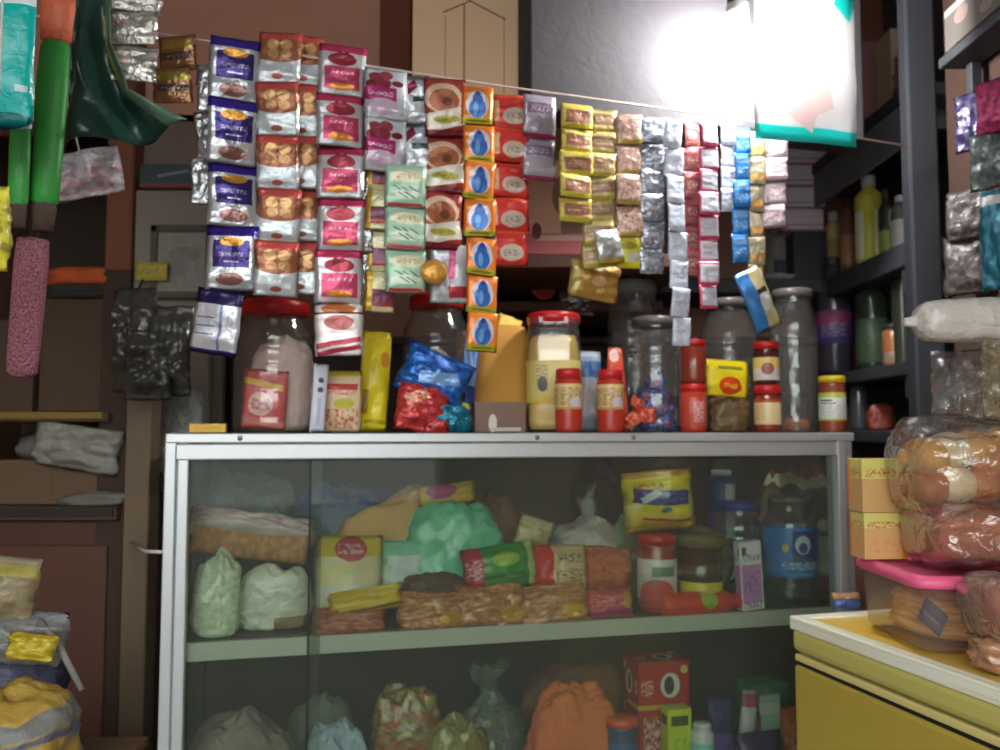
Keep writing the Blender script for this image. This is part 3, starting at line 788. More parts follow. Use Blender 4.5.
packet('crumpled shiny blue wrapper resting on the red and teal ones', 400, 352, 470, 402, .10, M('blue_wrap', (40, 110, 190), [('t', .5, .5, .5, .5, (24, 60, 150), 5), ('r', .55, .5, .3, .12, (130, 170, 220), -.4)], rough=.25, metal=.35, bump=.5), .032, 9, .3, (0, .4, 0))
packet('upright pale blue wrapper against the right side of the blue-wrapper jar', 455, 330, 472, 400, .16, M('pale_blue_wrap', (110, 140, 190), [('r', .5, .25, .5, .2, (40, 60, 130))], rough=.3, metal=.3, bump=.3), .014, 10, .2, (0, .1, 0), zb=ZT)
# kraft bag, its bright top and the brown box before it
loc, w_, h = stand(470, 531, 326, .24, ZT)
t = thing('paper_bag', 'golden brown paper bag with bright yellow folded top behind the orange strip', 'paper bag', loc, ALPHA)
kraft = M('kraft_gold', (204, 148, 62), rough=.75, bump=.3, bscale=18, var=.12)
part('body', lathe([(0, 0), (.46, 0), (.5, .03), (.5, .3), (.49, .7), (.44, .95), (.40, 1.0), (.38, .98)] and [(r_ * w_, z_ * h) for r_, z_ in [(0, 0), (.46, 0), (.5, .03), (.5, .3), (.49, .6), (.46, .85), (.40, .98), (.34, 1.0), (0, .99)]], 32, 1.0, .55, .08, 5, 2.5), kraft, t)
part('folded_top', pillow(w_ * .42, h * .24, .016, 3, .25), M('bright_yellow_paper', (246, 206, 96), rough=.6, bump=.3), t, (w_ * .12, -.01, h * .99), (-.5, .35, 0), 'bright yellow folded top')
carton('low dull brown box in front of the golden paper bag', 474, 527, 402, .12, ZT, M('dull_brown_box', (120, 92, 78), [('e', .35, .3, .08, .3, (206, 200, 190)), ('r', .6, .1, .3, .06, (190, 180, 170))], var=.1), .04)
# oil jar
loc, w_, h = stand(527, 581, 314, .16, ZT)
oilm = M('yellow_oil', (214, 180, 96), rough=.2, coat=.5)
jl = M('oil_label', (206, 186, 110), [('t', .44, .6, .03, .3, (90, 76, 50), 30), ('e', .44, .45, .025, .18, (60, 60, 40)), ('r', .44, .06, .06, .06, (214, 180, 70))], rough=.4)
t, loc, r, h = jar('square yellow oil jar with red lid behind the two small sauce bottles', 527, 581, 314, .16, ZT, neck=.92, lid_h=.022, square=3.0, ribs=False, label_mat=jl, lab=(.25, .62))
part('oil', lathe([(0, .006), (r * .9, .006), (r * .95, .02), (r * .95, h * .62), (r * .9, h * .74), (r * .8, h * .8), (0, h * .8)], 32, square=3.0), oilm, t)
# sauce bottles
sauce = M('red_sauce', (178, 56, 40), rough=.25, coat=.4)
slab = M('sauce_label', (222, 190, 128), [('t', .5, .5, .5, .36, (70, 60, 40), 22), ('e', .6, .25, .08, .25, (206, 190, 200)), ('r', .5, .04, .5, .05, (196, 150, 90))], rough=.4)
sb = bottle('small red sauce bottle with cream label in front of the yellow oil jar', 555, 582, 369, .06, ZT, sauce, red_lid, slab, (.45, .95), .80, .84, .16, name='sauce_bottle')
loc, w_, h = stand(596, 625, 367, .06, ZT)
copy_thing(sb, loc, 'small red sauce bottle with cream label, second from the oil jar', -.1)
packet('orange red packet with white tip standing behind the second sauce bottle', 601, 348, 630, 430, .15, M('orange_red_pack', (206, 80, 56), [('e', .4, .9, .3, .08, (226, 190, 180)), ('r', .5, .5, .5, .03, (180, 50, 40))], rough=.4, bump=.3), .02, 11, .2, zb=ZT, taper=.5)
packet('blue grey packet standing between the oil jar and the second sauce bottle', 578, 352, 601, 430, .17, M('blue_grey_pack', (150, 160, 176), [('r', .5, .78, .5, .1, (60, 100, 150)), ('t', .5, .4, .4, .2, (190, 170, 150), 8)], rough=.35, bump=.3), .02, 12, .2, zb=ZT)
# clear jars behind the candies
t, loc, r, h = jar('clear greenish jar with grey clear lid behind the blue sweets', 608, 662, 282, .30, ZT, lid_mat=M('clear_lid', (150, 168, 160), rough=.2, alpha=.5), neck=.8, lid_h=.03)
t, loc, r, h = jar('clear jar holding blue wrapped sweets, right of the second sauce bottle', 630, 684, 318, .17, ZT, lid_mat=M('smoke_lid', (96, 92, 90), rough=.3), neck=.82, lid_h=.02)
sweet_b = M('sweet_blue', (44, 52, 120), [('t', .5, .5, .5, .5, (110, 120, 180), 5), ('e', .5, .5, .2, .2, (150, 70, 90))], rough=.25, metal=.35, bump=.5)
sweet_r = M('sweet_red', (206, 76, 58), [('t', .5, .5, .5, .5, (226, 130, 100), 5)], rough=.25, metal=.3, bump=.5)
swb = pillow(.040, .034, .018, 14, .3); swr = pillow(.038, .030, .018, 15, .3)
lay = [(-.020, -.006, .018), (.018, -.014, .017), (.0, .016, .018), (-.014, -.012, .046), (.020, .0, .048), (-.018, .010, .075), (.014, -.010, .078), (0.0, .004, .104)]
for i, (x, y, z) in enumerate(lay):
    o = thing('wrapped_sweet', 'blue foil wrapped sweet heaped in the clear jar near the counter middle', 'sweet', loc + Vector((U.x * x + V.x * y, U.y * x + V.y * y, z)), ALPHA + rnd.uniform(-.8, .8), 'blue sweets in the clear jar', rx=rnd.uniform(-.6, .6), ry=rnd.uniform(-1, 1))
    part('wrapper', swb, sweet_b, o)
for i, (px, py) in enumerate([(632, 419), (646, 415), (638, 405)]):
    o = thing('wrapped_sweet', ['orange red wrapped sweet on the counter, left of the three by the sweet jar', 'orange red wrapped sweet on the counter, right of the three by the sweet jar', 'orange red wrapped sweet resting on top of two others by the sweet jar'][i], 'sweet', pf(px, py, .065), ALPHA + (i - 1) * .5, 'red sweets before the sweet jar', rx=-.4, ry=(i - 1) * .5)
    part('wrapper', swr, sweet_r, o)
# stacked red sauce bottles
b2l = M('stack_label', (186, 70, 54), [('t', .58, .5, .07, .36, (226, 200, 200), 26)], rough=.35)
low = bottle('red sauce bottle with red cap, lower one of the all-red stack', 680, 707, 384, .07, ZT, sauce, red_lid, b2l, (.15, .9), .80, .86, .16, name='sauce_bottle')
loc, w_, h = stand(680, 707, 384, .07, ZT)
dkred = M('dark_red_sauce', (134, 50, 36), rough=.25, coat=.4)
bottle('red sauce bottle with bright red cap standing on top of the all-red stack', 680.5, 706.5, 340, .07, ZT + h + .0005, dkred, red_lid, None, (.15, .9), .80, .86, .16, name='sauce_bottle')
# jar with the yellow packet
t, loc, r, h = jar('dark clear jar with a yellow packet in front of its body', 704, 757, 300, .20, ZT, lid_mat=M('smoke_lid', (96, 92, 90)), neck=.8, lid_h=.02)
j = thing('spice_bag', 'brown spice bag in the bottom of the jar behind the yellow packet', 'bag', loc + Vector((0, 0, .004)), ALPHA)
part('film', bag(r * 1.6, r * 1.4, .075, 9, .2), M('brown_spice', (120, 84, 60), rough=.6, bump=.3), j)
loc, w_, h = stand(706, 750, 397, .10, ZT)
softbag('small dark brown spice pouch under the yellow packet with a red oval', 708, 748, 397, .11, ZT, M('dark_spice_pouch', (104, 84, 52), rough=.4, bump=.4), .6, 31, .2)
o = packet('bright yellow packet with a red oval, leaning on the jar near the red stacks', 704, 360, 750, 397, .095, M('bright_yellow_pack', (238, 212, 30), [('e', .54, .30, .27, .24, (206, 60, 30)), ('e', .54, .30, .24, .20, (214, 70, 30)), ('r', .55, .78, .3, .05, (120, 130, 40))], rough=.35, bump=.1), .016, 16, .10, (-.06, .06, 0))
fc = bpy.data.curves.new('lettering', 'FONT'); fc.body = 'Maggi'; fc.size = .013; fc.align_x = 'CENTER'; fc.align_y = 'CENTER'; fc.extrude = .0003
fo = bpy.data.objects.new('lettering', fc); C.objects.link(fo)
bpy.context.view_layer.update()
me = bpy.data.meshes.new_from_object(fo); bpy.data.objects.remove(fo)
mm = m_per_px(o.location)
part('lettering', me, M('letter_yellow', (244, 206, 60)), o, (.04 * 46 * mm, -.0105, -.20 * 37 * mm), (PI / 2, 0, 0))
# two stacked pickle jars
cream_l = M('cream_label', (226, 204, 150), [('t', .4, .5, .06, .3, (190, 120, 70), 20), ('r', .5, .95, .5, .06, (170, 60, 40))], rough=.4)
photo_l = M('photo_label', (222, 196, 110), [('r', .5, .28, .5, .22, (214, 206, 200)), ('e', .52, .5, .08, .26, (150, 90, 66)), ('r', .5, .08, .5, .09, (226, 220, 214))], rough=.4)
bottle('small red-lidded jar with cream label, lower of the stacked pair right of the yellow packet', 755, 781, 385, .07, ZT, dkred, red_lid, cream_l, (.2, .85), .80, .90, .2, name='sauce_jar', cat='jar')
loc, w_, h = stand(755, 781, 385, .07, ZT)
bottle('small dark jar with red lid and picture label stacked on the cream-labelled one', 754, 779, 342, .07, ZT + h + .0005, M('dark_pickle', (70, 34, 26), rough=.2, coat=.5), red_lid, photo_l, (.12, .78), .80, .90, .18, name='sauce_jar', cat='jar')
t, loc, r, h = jar('tall empty-looking clear jar near the right end of the counter', 772, 818, 290, .20, ZT, lid_mat=M('smoke_lid', (96, 92, 90)), neck=.8, lid_h=.02)
for i, (x, y) in enumerate([(-.016, -.012), (.018, -.004), (.0, .016)]):
    o = thing('potato', 'brown root lying in the bottom of the tall clear jar at the right', 'vegetable', loc + Vector((U.x * x + V.x * y, U.y * x + V.y * y, .004)), i * 1.3, 'roots in the tall jar')
    part('skin', bag(.036, .03, .026, 40 + i, .12), M('potato_brown', (150, 96, 62), rough=.8, bump=.2), o)
wl = M('pickle_label', (222, 224, 216), [('r', .5, .93, .5, .10, (190, 200, 70)), ('r', .42, .72, .08, .03, (60, 70, 40)), ('r', .44, .62, .10, .02, (60, 70, 40)), ('t', .5, .35, .14, .22, (176, 180, 176), 20), ('r', .5, .02, .5, .05, (190, 190, 80))], rough=.4)
bottle('small pickle jar with yellow lid and white label, last on the right of the counter', 820, 846, 376, .07, ZT, M('pickle_red', (140, 66, 44), rough=.25, coat=.4), M('yellow_lid', (226, 196, 40), rough=.35), wl, (.25, .85), .82, .90, .12, name='pickle_jar', cat='jar')

# ------------------------------------------------------------------ upper shelf of the display case
ZS = SHELF + .0005
white_puff = M('puffed_white', (206, 216, 196), [('t', .5, .5, .5, .5, (180, 192, 166), 14)], rough=.3, bump=.5, coat=.4)
softbag('bag of whitish puffed snacks at the left end of the case shelf', 192, 238, 556, .085, ZS, white_puff, .8, 1, .18, cat='snack bag', name='snack_bag')
softbag('wider pale bag of puffed snacks beside the leftmost one on the shelf', 238, 310, 566, .12, ZS, M('pale_snack_bag', (208, 212, 196), [('t', .5, .5, .5, .5, (226, 226, 220), 7), ('r', .7, .1, .2, .12, (140, 120, 90))], rough=.28, bump=.5, coat=.4), .6, 2, .15, cat='snack bag', name='snack_bag')
# long bread packet lying over the two
loc = pf(252, 536, .13); m_ = m_per_px(loc)
t = thing('bread_packet', 'long bread packet with pink and white wrapper lying on the pale snack bags', 'bread', loc, ALPHA, ry=.14)
part('loaf', lathe([(0, -56 * m_), (17 * m_, -55 * m_)] + [(17.5 * m_ - (.0018 if k % 2 else 0), (-54 + k * 5.2) * m_) for k in range(21)] + [(17 * m_, 55 * m_), (0, 56 * m_)], 28, .95, 1.15, .02, 2, .8), M('bread_brown', (170, 118, 78), [('t', .5, .5, .5, .5, (196, 146, 100), 12)], rough=.8, var=.2), t, (0, 0, -6 * m_), (0, PI / 2, 0))
part('wrapper', pillow(122 * m_, 30 * m_, .10, 3, .14, 18, 10), M('pink_white_wrap', (214, 196, 200), [('t', .5, .7, .5, .3, (176, 120, 140), 8), ('r', .5, .15, .5, .05, (200, 200, 200))], rough=.3, bump=.3), t, (0, 0, 10 * m_), (-.35, 0, 0))
softbag('grey blue bag standing in for a glass reflection, behind the bread packet', 196, 300, 474, .285, ZS, M('grey_blue_reflection_bag', (96, 108, 112), rough=.3, bump=.5), .35, 14, .2)  # added bag, its grey blue stands in for a reflection on the glass
softbag('dull blue bag at the back of the shelf left of the tan sack', 300, 402, 486, .29, ZS, M('dull_blue_bag', (92, 108, 136), [('r', .5, .88, .5, .08, (50, 80, 140))], rough=.35, bump=.4), .3, 15, .15)
softbag('tan paper sack with sloping top behind the mint bag', 322, 462, 490, .27, ZS, M('tan_sack', (214, 166, 108), rough=.8, bump=.25, bscale=15, var=.08), .42, 16, .12, cat='paper sack', name='paper_sack', square=1.2)
packet('magenta and yellow paper tip sticking up on the tan sack', 418, 484, 476, 504, .2, M('magenta_yellow', (214, 170, 70), [('e', .4, .7, .26, .4, (176, 70, 120))], rough=.5, bump=.2), .012, 17, .25, (0, -.12, 0), name='paper_packet')
softbag('brown paper sack at the back of the shelf right of the mint bag', 466, 532, 498, .31, ZS, M('brown_sack', (130, 92, 66), rough=.8, bump=.3), .4, 18, .15, cat='paper sack', name='paper_sack')
packet('cream packet with a red emblem and yellow top standing on the shelf beside the bread', 313, 536, 381, 622, .14, M('cream_yellow_pack', (222, 206, 170), [('r', .5, .88, .5, .13, (214, 186, 60)), ('e', .52, .84, .24, .15, (190, 70, 80)), ('t', .52, .84, .2, .06, (226, 190, 190), 12), ('r', .3, .5, .24, .16, (226, 214, 160)), ('r', .5, .3, .5, .12, (226, 220, 206))], rough=.35, bump=.12), .05, 19, .10, (-.12, .03, 0), zb=ZS)
packet('mint and white packet in front of the tan sack', 374, 540, 428, 596, .17, M('mint_white_pack', (130, 190, 160), [('r', .62, .45, .38, .3, (206, 216, 216)), ('r', .2, .3, .1, .3, (190, 206, 190))], rough=.35, bump=.2), .03, 20, .18, zb=ZS + .03)
softbag('crumpled mint green plastic bag bulging in the middle of the shelf', 402, 502, 502, .21, ZS, M('mint_bag', (112, 196, 160), rough=.3, bump=.6, bscale=22, coat=.3), .62, 21, .20)
packet('flat yellow packet lying on the shelf before the cream packet', 330, 588, 402, 612, .07, M('yellow_flat_pack', (206, 170, 40), [('r', .5, .2, .5, .06, (120, 100, 30)), ('r', .85, .6, .15, .3, (220, 190, 50))], rough=.35, bump=.2), .025, 22, .22, (0, -.12, 0))
packet('reddish brown packet lying at the shelf edge under the flat yellow packet', 313, 607, 386, 636, .065, M('redbrown_pack', (160, 84, 62), [('t', .5, .5, .5, .5, (190, 120, 90), 8)], rough=.25, bump=.4, coat=.4), .035, 23, .25, (-.3, 0, 0))
brownp = M('brown_snack', (176, 112, 68), [('t', .5, .5, .5, .5, (206, 150, 100), 9), ('e', .75, .35, .16, .16, (206, 160, 50))], rough=.22, bump=.5, coat=.5)
for i, (x0, y0, x1, y1, lab) in enumerate([(398, 592, 466, 633, 'clear packet of brown fried snacks at the shelf edge, leftmost of the three'), (452, 584, 528, 630, 'clear packet of brown snacks at the shelf edge under the green and red packet'), (514, 584, 590, 628, 'clear packet of brown snacks at the shelf edge under the cream and red packet')]):
    packet(lab, x0, y0, x1, y1, .065 + .006 * (i % 2), brownp, .05, 24 + i, .42, (-.25, rnd.uniform(-.1, .1), 0), group='brown snack packets along the shelf edge')
softbag('dark brown snack bag behind the row of clear snack packets', 400, 470, 572, .13, ZS, M('dark_brown_snack', (96, 70, 58), rough=.3, bump=.5), .5, 27, .2, cat='snack bag', name='snack_bag')
softbag('brown snack bag lying under the green and red packet', 466, 540, 584, .125, ZS, M('brown_snack_b', (150, 100, 66), rough=.3, bump=.5), .5, 28, .2, cat='snack bag', name='snack_bag')
softbag('brown snack bag lying under the cream and red packet', 536, 632, 586, .13, ZS, M('brown_snack_c', (140, 90, 62), rough=.3, bump=.5), .45, 29, .2, cat='snack bag', name='snack_bag')
packet('packet with green middle and red end lying across the snack packets', 462, 545, 538, 589, .10, M('green_red_pack', (44, 140, 62), [('r', .12, .5, .14, .6, (176, 40, 60)), ('t', .13, .5, .1, .2, (226, 190, 190), 16), ('e', .55, .65, .18, .16, (150, 180, 50)), ('r', .94, .5, .08, .5, (186, 196, 130)), ('r', .5, .3, .3, .03, (30, 100, 50))], rough=.3, bump=.2), .05, 30, .14, (-.2, -.12, 0), seal=.05)
packet('cream packet with red left band and dark print lying right of the green one', 531, 545, 588, 592, .10, M('cream_redband_pack', (206, 176, 134), [('r', .18, .5, .16, .5, (196, 46, 40)), ('t', .66, .72, .26, .10, (70, 76, 50), 14), ('t', .66, .38, .28, .12, (90, 90, 60), 14)], rough=.35, bump=.2), .045, 31, .14, (-.2, .04, 0))
loc = pf(608, 570, .11); m_ = m_per_px(loc)
t = thing('nut_bag', 'bag of orange red nuts beside the cream and red packet', 'nut bag', loc, ALPHA)
part('nuts', pillow(50 * m_, 46 * m_, .06, 32, .2), M('orange_nuts', (206, 96, 56), [('t', .5, .5, .5, .5, (226, 140, 96), 26), ('t', .5, .5, .5, .5, (170, 60, 40), 21)], rough=.4, bump=.9, bscale=120), t, (0, 0, 0), (-.2, .1, 0))
packet('pink and red packet lying at the shelf edge under the orange nuts', 584, 590, 634, 618, .07, M('pink_red_pack', (196, 66, 80), [('r', .5, .2, .5, .08, (150, 50, 110)), ('t', .5, .6, .4, .2, (220, 150, 150), 10), ('e', .9, .6, .14, .3, (190, 160, 80))], rough=.3, bump=.3), .03, 33, .22, (-.3, 0, 0))
softbag('grey crumpled plastic bundle behind the cream and red packet', 536, 622, 519, .24, ZS, M('grey_bundle', (140, 134, 130), [('t', .5, .8, .5, .2, (176, 170, 160), 5)], rough=.3, bump=.6), .5, 34, .22)
packet('cream crumpled tip of a packet above the green and red one', 516, 518, 552, 548, .16, M('cream_tip', (196, 180, 140), rough=.4, bump=.4), .02, 35, .3, (0, .3, 0))
softbag('dark clear bag with a white glint at the back, left of the yellow chips packet', 570, 634, 463, .33, ZS, M('dark_bag_a', (60, 52, 52), rough=.2, bump=.6, coat=.4), .5, 36, .2)
softbag('dull green leafy bag behind the nuts and the red-lidded spread jar', 608, 648, 516, .22, ZS, M('dull_green_bag', (96, 116, 78), rough=.4, bump=.5), .6, 37, .22)
# red lidded jar and the yellow chips packet on it
spr = M('spread_red', (150, 56, 48), rough=.25, coat=.4)
sprl = M('spread_label', (206, 200, 196), [('e', .5, .25, .16, .34, (196, 70, 70)), ('r', .56, .75, .1, .1, (70, 110, 70)), ('r', .5, .05, .5, .1, (176, 60, 60)), ('t', .44, .55, .08, .12, (120, 120, 120), 20)], rough=.35)
bottle('spread jar with red lid and white label under the yellow chips packet', 638, 677, 534, .085, ZS, spr, red_lid, sprl, (.1, .85), .82, .9, .12, name='spread_jar', cat='jar')
loc, w_, h = stand(638, 677, 534, .085, ZS)
packet('glossy yellow chips packet with blue lettering standing on the red-lidded spread jar', 626, 470, 696, 536, .105, M('chips_yellow', (226, 206, 40), [('r', .5, .96, .5, .06, (206, 150, 60)), ('r', .52, .60, .40, .12, (44, 54, 140), .14), ('t', .56, .60, .30, .09, (90, 100, 170), 11), ('r', .36, .64, .15, .06, (216, 220, 230), -.5), ('t', .35, .78, .2, .06, (190, 90, 80), 12), ('e', .55, .40, .08, .05, (60, 130, 120)), ('r', .58, .22, .36, .022, (170, 60, 50), .16), ('r', .4, .05, .4, .06, (200, 170, 60), .1)], rough=.25, coat=.4, bump=.1), .075, 38, .20, (.05, -.10, -.25), zb=ZS + h + .002)
hny = M('dark_honey', (70, 44, 26), rough=.2, coat=.5)
hnl = M('honey_label', (214, 186, 50), [('t', .5, .5, .1, .2, (120, 90, 30), 22)], rough=.35)
bottle('dark jar with yellow label and lumpy wrapped top beside the spread jar', 680, 722, 534, .085, ZS, hny, M('lumpy_cover', (116, 104, 66), rough=.6, bump=.8), hnl, (.08, .46), .84, .96, .16, name='honey_jar', cat='jar', capr=1.15)
softbag('olive brown crumpled bag squeezed behind the dark yellow-labelled jar', 672, 730, 524, .16, ZS, M('olive_bag', (110, 100, 64), rough=.35, bump=.6), .5, 39, .25)
# lying red bottle
loc = pf(702, 599, .055); m_ = m_per_px(loc)
loc.z = ZS + .017
t = thing('sauce_bottle', 'plump red bottle lying on its side along the shelf edge', 'bottle', loc, ALPHA + .03)
pr = [(0, -44), (12, -44), (13.5, -41), (14, -34), (13, -30), (14, -26), (14, 20), (12, 28), (7, 34), (6.5, 36)]
part('body', lathe([(a * m_ * .85, b * m_) for a, b in pr], 28), M('red_orange_plastic', (206, 66, 42), rough=.3), t, (0, 0, 0), (0, PI / 2, 0))
part('cap', lathe([(0, 44 * m_), (6 * m_, 44 * m_), (7.5 * m_, 43 * m_), (7.5 * m_, 35 * m_), (6 * m_, 35 * m_)], 24), red_lid, t, (0, 0, 0), (0, PI / 2, 0))
part('label', lathe([(14.1 * m_ * .85, -6 * m_), (14.3 * m_ * .85, -5.5 * m_), (14.3 * m_ * .85, 11.5 * m_), (14.1 * m_ * .85, 12 * m_)], 28), M('green_oval_label', (206, 66, 42), [('e', .42, .5, .14, .5, (150, 170, 60))], rough=.3), t, (0, 0, 0), (0, PI / 2, 0))
# blue lidded clear jar, blue bottle behind
t, loc, r, h = jar('clear jar with dark blue lid behind the white and purple box', 716, 764, 501, .20, ZS, lid_mat=M('blue_lid', (30, 56, 150), rough=.35), neck=.72, lid_h=.018, label_mat=M('blue_wave_label', (60, 76, 110), [('e', .42, .5, .06, .4, (60, 140, 200)), ('e', .44, .3, .04, .3, (206, 210, 220))], rough=.35), lab=(.2, .6))
bottle('slim blue bottle with white stripe standing at the back of the shelf', 708, 738, 470, .33, ZS, M('blue_bottle', (40, 70, 130), rough=.3), M('white_cap', (200, 210, 220), rough=.4), M('blue_white_label', (50, 84, 150), [('r', .6, .5, .06, .5, (206, 214, 220))], rough=.4), (.4, .98), .9, .6, .05)
carton('tall narrow white and purple box at the shelf edge', 741, 767, 541, .045, ZS, M('white_purple_box', (222, 214, 222), [('r', .5, .38, .44, .28, (190, 130, 186)), ('t', .5, .40, .36, .16, (150, 90, 150), 9), ('r', .2, .86, .1, .06, (80, 76, 90)), ('t', .55, .76, .4, .05, (80, 70, 90), 14), ('t', .5, .07, .4, .05, (40, 36, 44), 10)], rough=.45), .02, rot=.1, cat='box', tilt=-.05)
# big jar with the blue label: wrap, emblem and lettering
bl = M('big_blue_label', (36, 124, 204), [('r', .60, .62, .085, .32, (34, 60, 130)), ('e', .58, .66, .05, .19, (190, 206, 222)), ('e', .58, .60, .028, .11, (40, 80, 150)), ('e', .475, .60, .02, .09, (206, 196, 60)), ('t', .56, .24, .11, .08, (200, 220, 236), 34), ('r', .56, .07, .1, .02, (120, 170, 214))], rough=.4)
t, loc, r, h = jar('big clear jar with bright blue label and round emblem at the right of the shelf', 765, 817, 496, .13, ZS, lid_mat=M('smoke_lid', (96, 92, 90)), neck=.7, lid_h=.016, label_mat=bl, lab=(.25, .74))
packet('pink and white packet beside the big blue-labelled jar', 815, 536, 848, 590, .15, M('pink_white_pack', (206, 190, 206), [('r', .75, .6, .3, .4, (190, 90, 140)), ('r', .5, .16, .5, .14, (190, 60, 120)), ('r', .36, .62, .12, .26, (226, 222, 226))], rough=.4, bump=.1), .03, 40, .1)
softbag('olive pouch under the pink and white packet', 813, 850, 588, .15, ZS, M('olive_pouch', (130, 116, 60), rough=.4, bump=.3), .6, 41, .15)
softbag('dark brown bag with a cream slanting edge at the right back of the shelf', 752, 838, 466, .265, ZS, M('dark_brown_bag', (76, 56, 50), [('r', .55, .86, .3, .05, (206, 196, 160), .10), ('r', .5, .94, .3, .04, (150, 50, 50), .1), ('e', .60, .5, .03, .05, (190, 170, 150)), ('e', .54, .56, .02, .04, (176, 150, 130))], rough=.35, bump=.4), .32, 42, .12)

# ------------------------------------------------------------------ bottom of the display case
ZD = DECK + .0005
softbag('grey wrapped bundle in the lower left corner of the case', 188, 292, 716, .13, ZD, M('grey_wrap', (120, 112, 100), rough=.5, bump=.5), .5, 51, .18)
softbag('greenish grey bundle behind the blue grey bag on the case floor', 286, 350, 698, .28, ZD, M('green_grey_wrap', (104, 110, 98), rough=.6, bump=.4), .6, 52, .2)
softbag('pale blue grey bag in the lower compartment right of the grey bundle', 302, 366, 726, .12, ZD, M('pale_blue_bag', (150, 170, 190), rough=.35, bump=.5), .6, 53, .22)
softbag('clear bag with red and olive packets inside on the case floor', 374, 452, 684, .16, ZD, M('olive_red_bag', (116, 96, 62), [('t', .5, .6, .5, .35, (170, 70, 46), 6), ('t', .5, .5, .5, .5, (150, 140, 80), 11)], rough=.22, bump=.7, coat=.5), .6, 54, .25)
softbag('glossy olive bag in front at the bottom middle of the case', 420, 492, 718, .09, ZD, M('olive_gloss_bag', (130, 120, 62), rough=.25, bump=.6, coat=.5), .5, 55, .22)
softbag('dark green grey clear bag with gathered top on the case floor', 440, 530, 668, .21, ZD, M('green_grey_bag', (92, 100, 90), rough=.22, bump=.7, coat=.5), .6, 56, .22, neck=True)
softbag('orange cloth bag with folded corner in the lower compartment', 524, 612, 686, .13, ZD, M('orange_cloth', (214, 112, 62), rough=.8, bump=.3, bscale=20), .45, 61, .30, cat='cloth bag', square=1.6, name='cloth_bag')
softbag('brown sack rising behind the orange cloth bag', 518, 622, 662, .30, ZD, M('brown_sack_b', (112, 76, 54), rough=.8, bump=.3), .4, 58, .18, cat='paper sack', name='paper_sack')
bottle('dark blue jar with orange lid beside the orange cloth bag', 607, 638, 716, .09, ZD, M('blue_jar_body', (40, 66, 110), rough=.3), M('orange_lid', (220, 90, 46), rough=.4), M('blue_jar_label', (50, 86, 140), [('t', .5, .5, .2, .3, (130, 160, 190), 18)], rough=.4), (.3, .9), .86, .95, .08, name='jar', cat='jar')
rb = M('red_box_face', (176, 40, 46), [('e', .62, .50, .19, .26, (206, 200, 196)), ('e', .60, .50, .10, .19, (60, 50, 50)), ('t', .17, .46, .12, .16, (226, 200, 196), 16), ('r', .36, .06, .36, .05, (206, 160, 60)), ('e', .9, .82, .07, .09, (206, 190, 110))], rough=.4)
loc, w_, h0 = stand(637, 692, 710, .14, ZD)
carton('red carton with yellow side standing under the emblem box', 638, 668, 710, .14, ZD, M('red_carton_low', (170, 44, 46), [('t', .5, .72, .3, .2, (226, 200, 196), 10), ('r', .95, .5, .08, .5, (186, 160, 60))], rough=.45), .08)
carton('red box with a round white portrait emblem on top of the plain red carton', 637, 692, 662, .14, ZD + h0 + .0005, rb, .08)
carton('yellow green box with dark printed band beside the red cartons', 668, 694, 709, .09, ZD, M('lime_box', (190, 206, 50), [('r', .5, .88, .36, .05, (60, 70, 30)), ('t', .5, .5, .4, .2, (150, 160, 60), 8)], rough=.45), .035, name='small_box')
bottle('white bottle with teal label in the lower compartment right of the lime box', 692, 715, 722, .08, ZD, M('white_plastic', (206, 206, 206), rough=.4), M('white_plastic', (206, 206, 206)), M('teal_white_label', (130, 196, 186), [('e', .55, .4, .08, .3, (60, 70, 90))], rough=.4), (.35, .92), .86, .7, .06)
packet('navy and purple packet standing behind the white and teal bottle', 708, 696, 736, 760, .17, M('navy_purple_pack', (56, 50, 100), [('r', .5, .5, .4, .1, (110, 80, 160))], rough=.35, bump=.2), .03, 59, .12, zb=ZD)
packet('slim white tube leaning right of the navy packet', 733, 690, 750, 760, .13, M('white_tube', (206, 200, 206), [('r', .5, .9, .5, .06, (190, 90, 100))], rough=.4), .025, 60, .06, (0, .12, 0), zb=ZD)
carton('green box at the back of the lower compartment near the freezer', 750, 792, 684, .26, ZD, M('green_box', (60, 140, 90), rough=.5), .06)
carton('pale mint box in front of the green box in the lower compartment', 760, 783, 695, .15, ZD, M('pale_mint_box', (170, 200, 186), [('r', .5, .85, .5, .06, (206, 216, 210)), ('r', .5, .4, .4, .02, (100, 140, 120))], rough=.5), .04, name='small_box')
packet('maroon brown packet between the white tube and the pale mint box', 746, 697, 762, 760, .16, M('maroon_pack', (120, 60, 56), [('t', .5, .7, .4, .2, (190, 150, 130), 8)], rough=.4, bump=.2), .03, 61, .12, zb=ZD)
packet('orange red packet at the right edge of the lower compartment', 781, 706, 806, 760, .13, M('orange_red_low', (196, 84, 56), [('t', .5, .6, .5, .2, (220, 160, 130), 7)], rough=.4, bump=.2), .03, 62, .12, zb=ZD)
packet('dark purple packet at the bottom right of the lower compartment', 736, 731, 784, 790, .075, M('dark_purple_pack', (70, 56, 96), rough=.35, bump=.3), .04, 63, .15, zb=ZD)

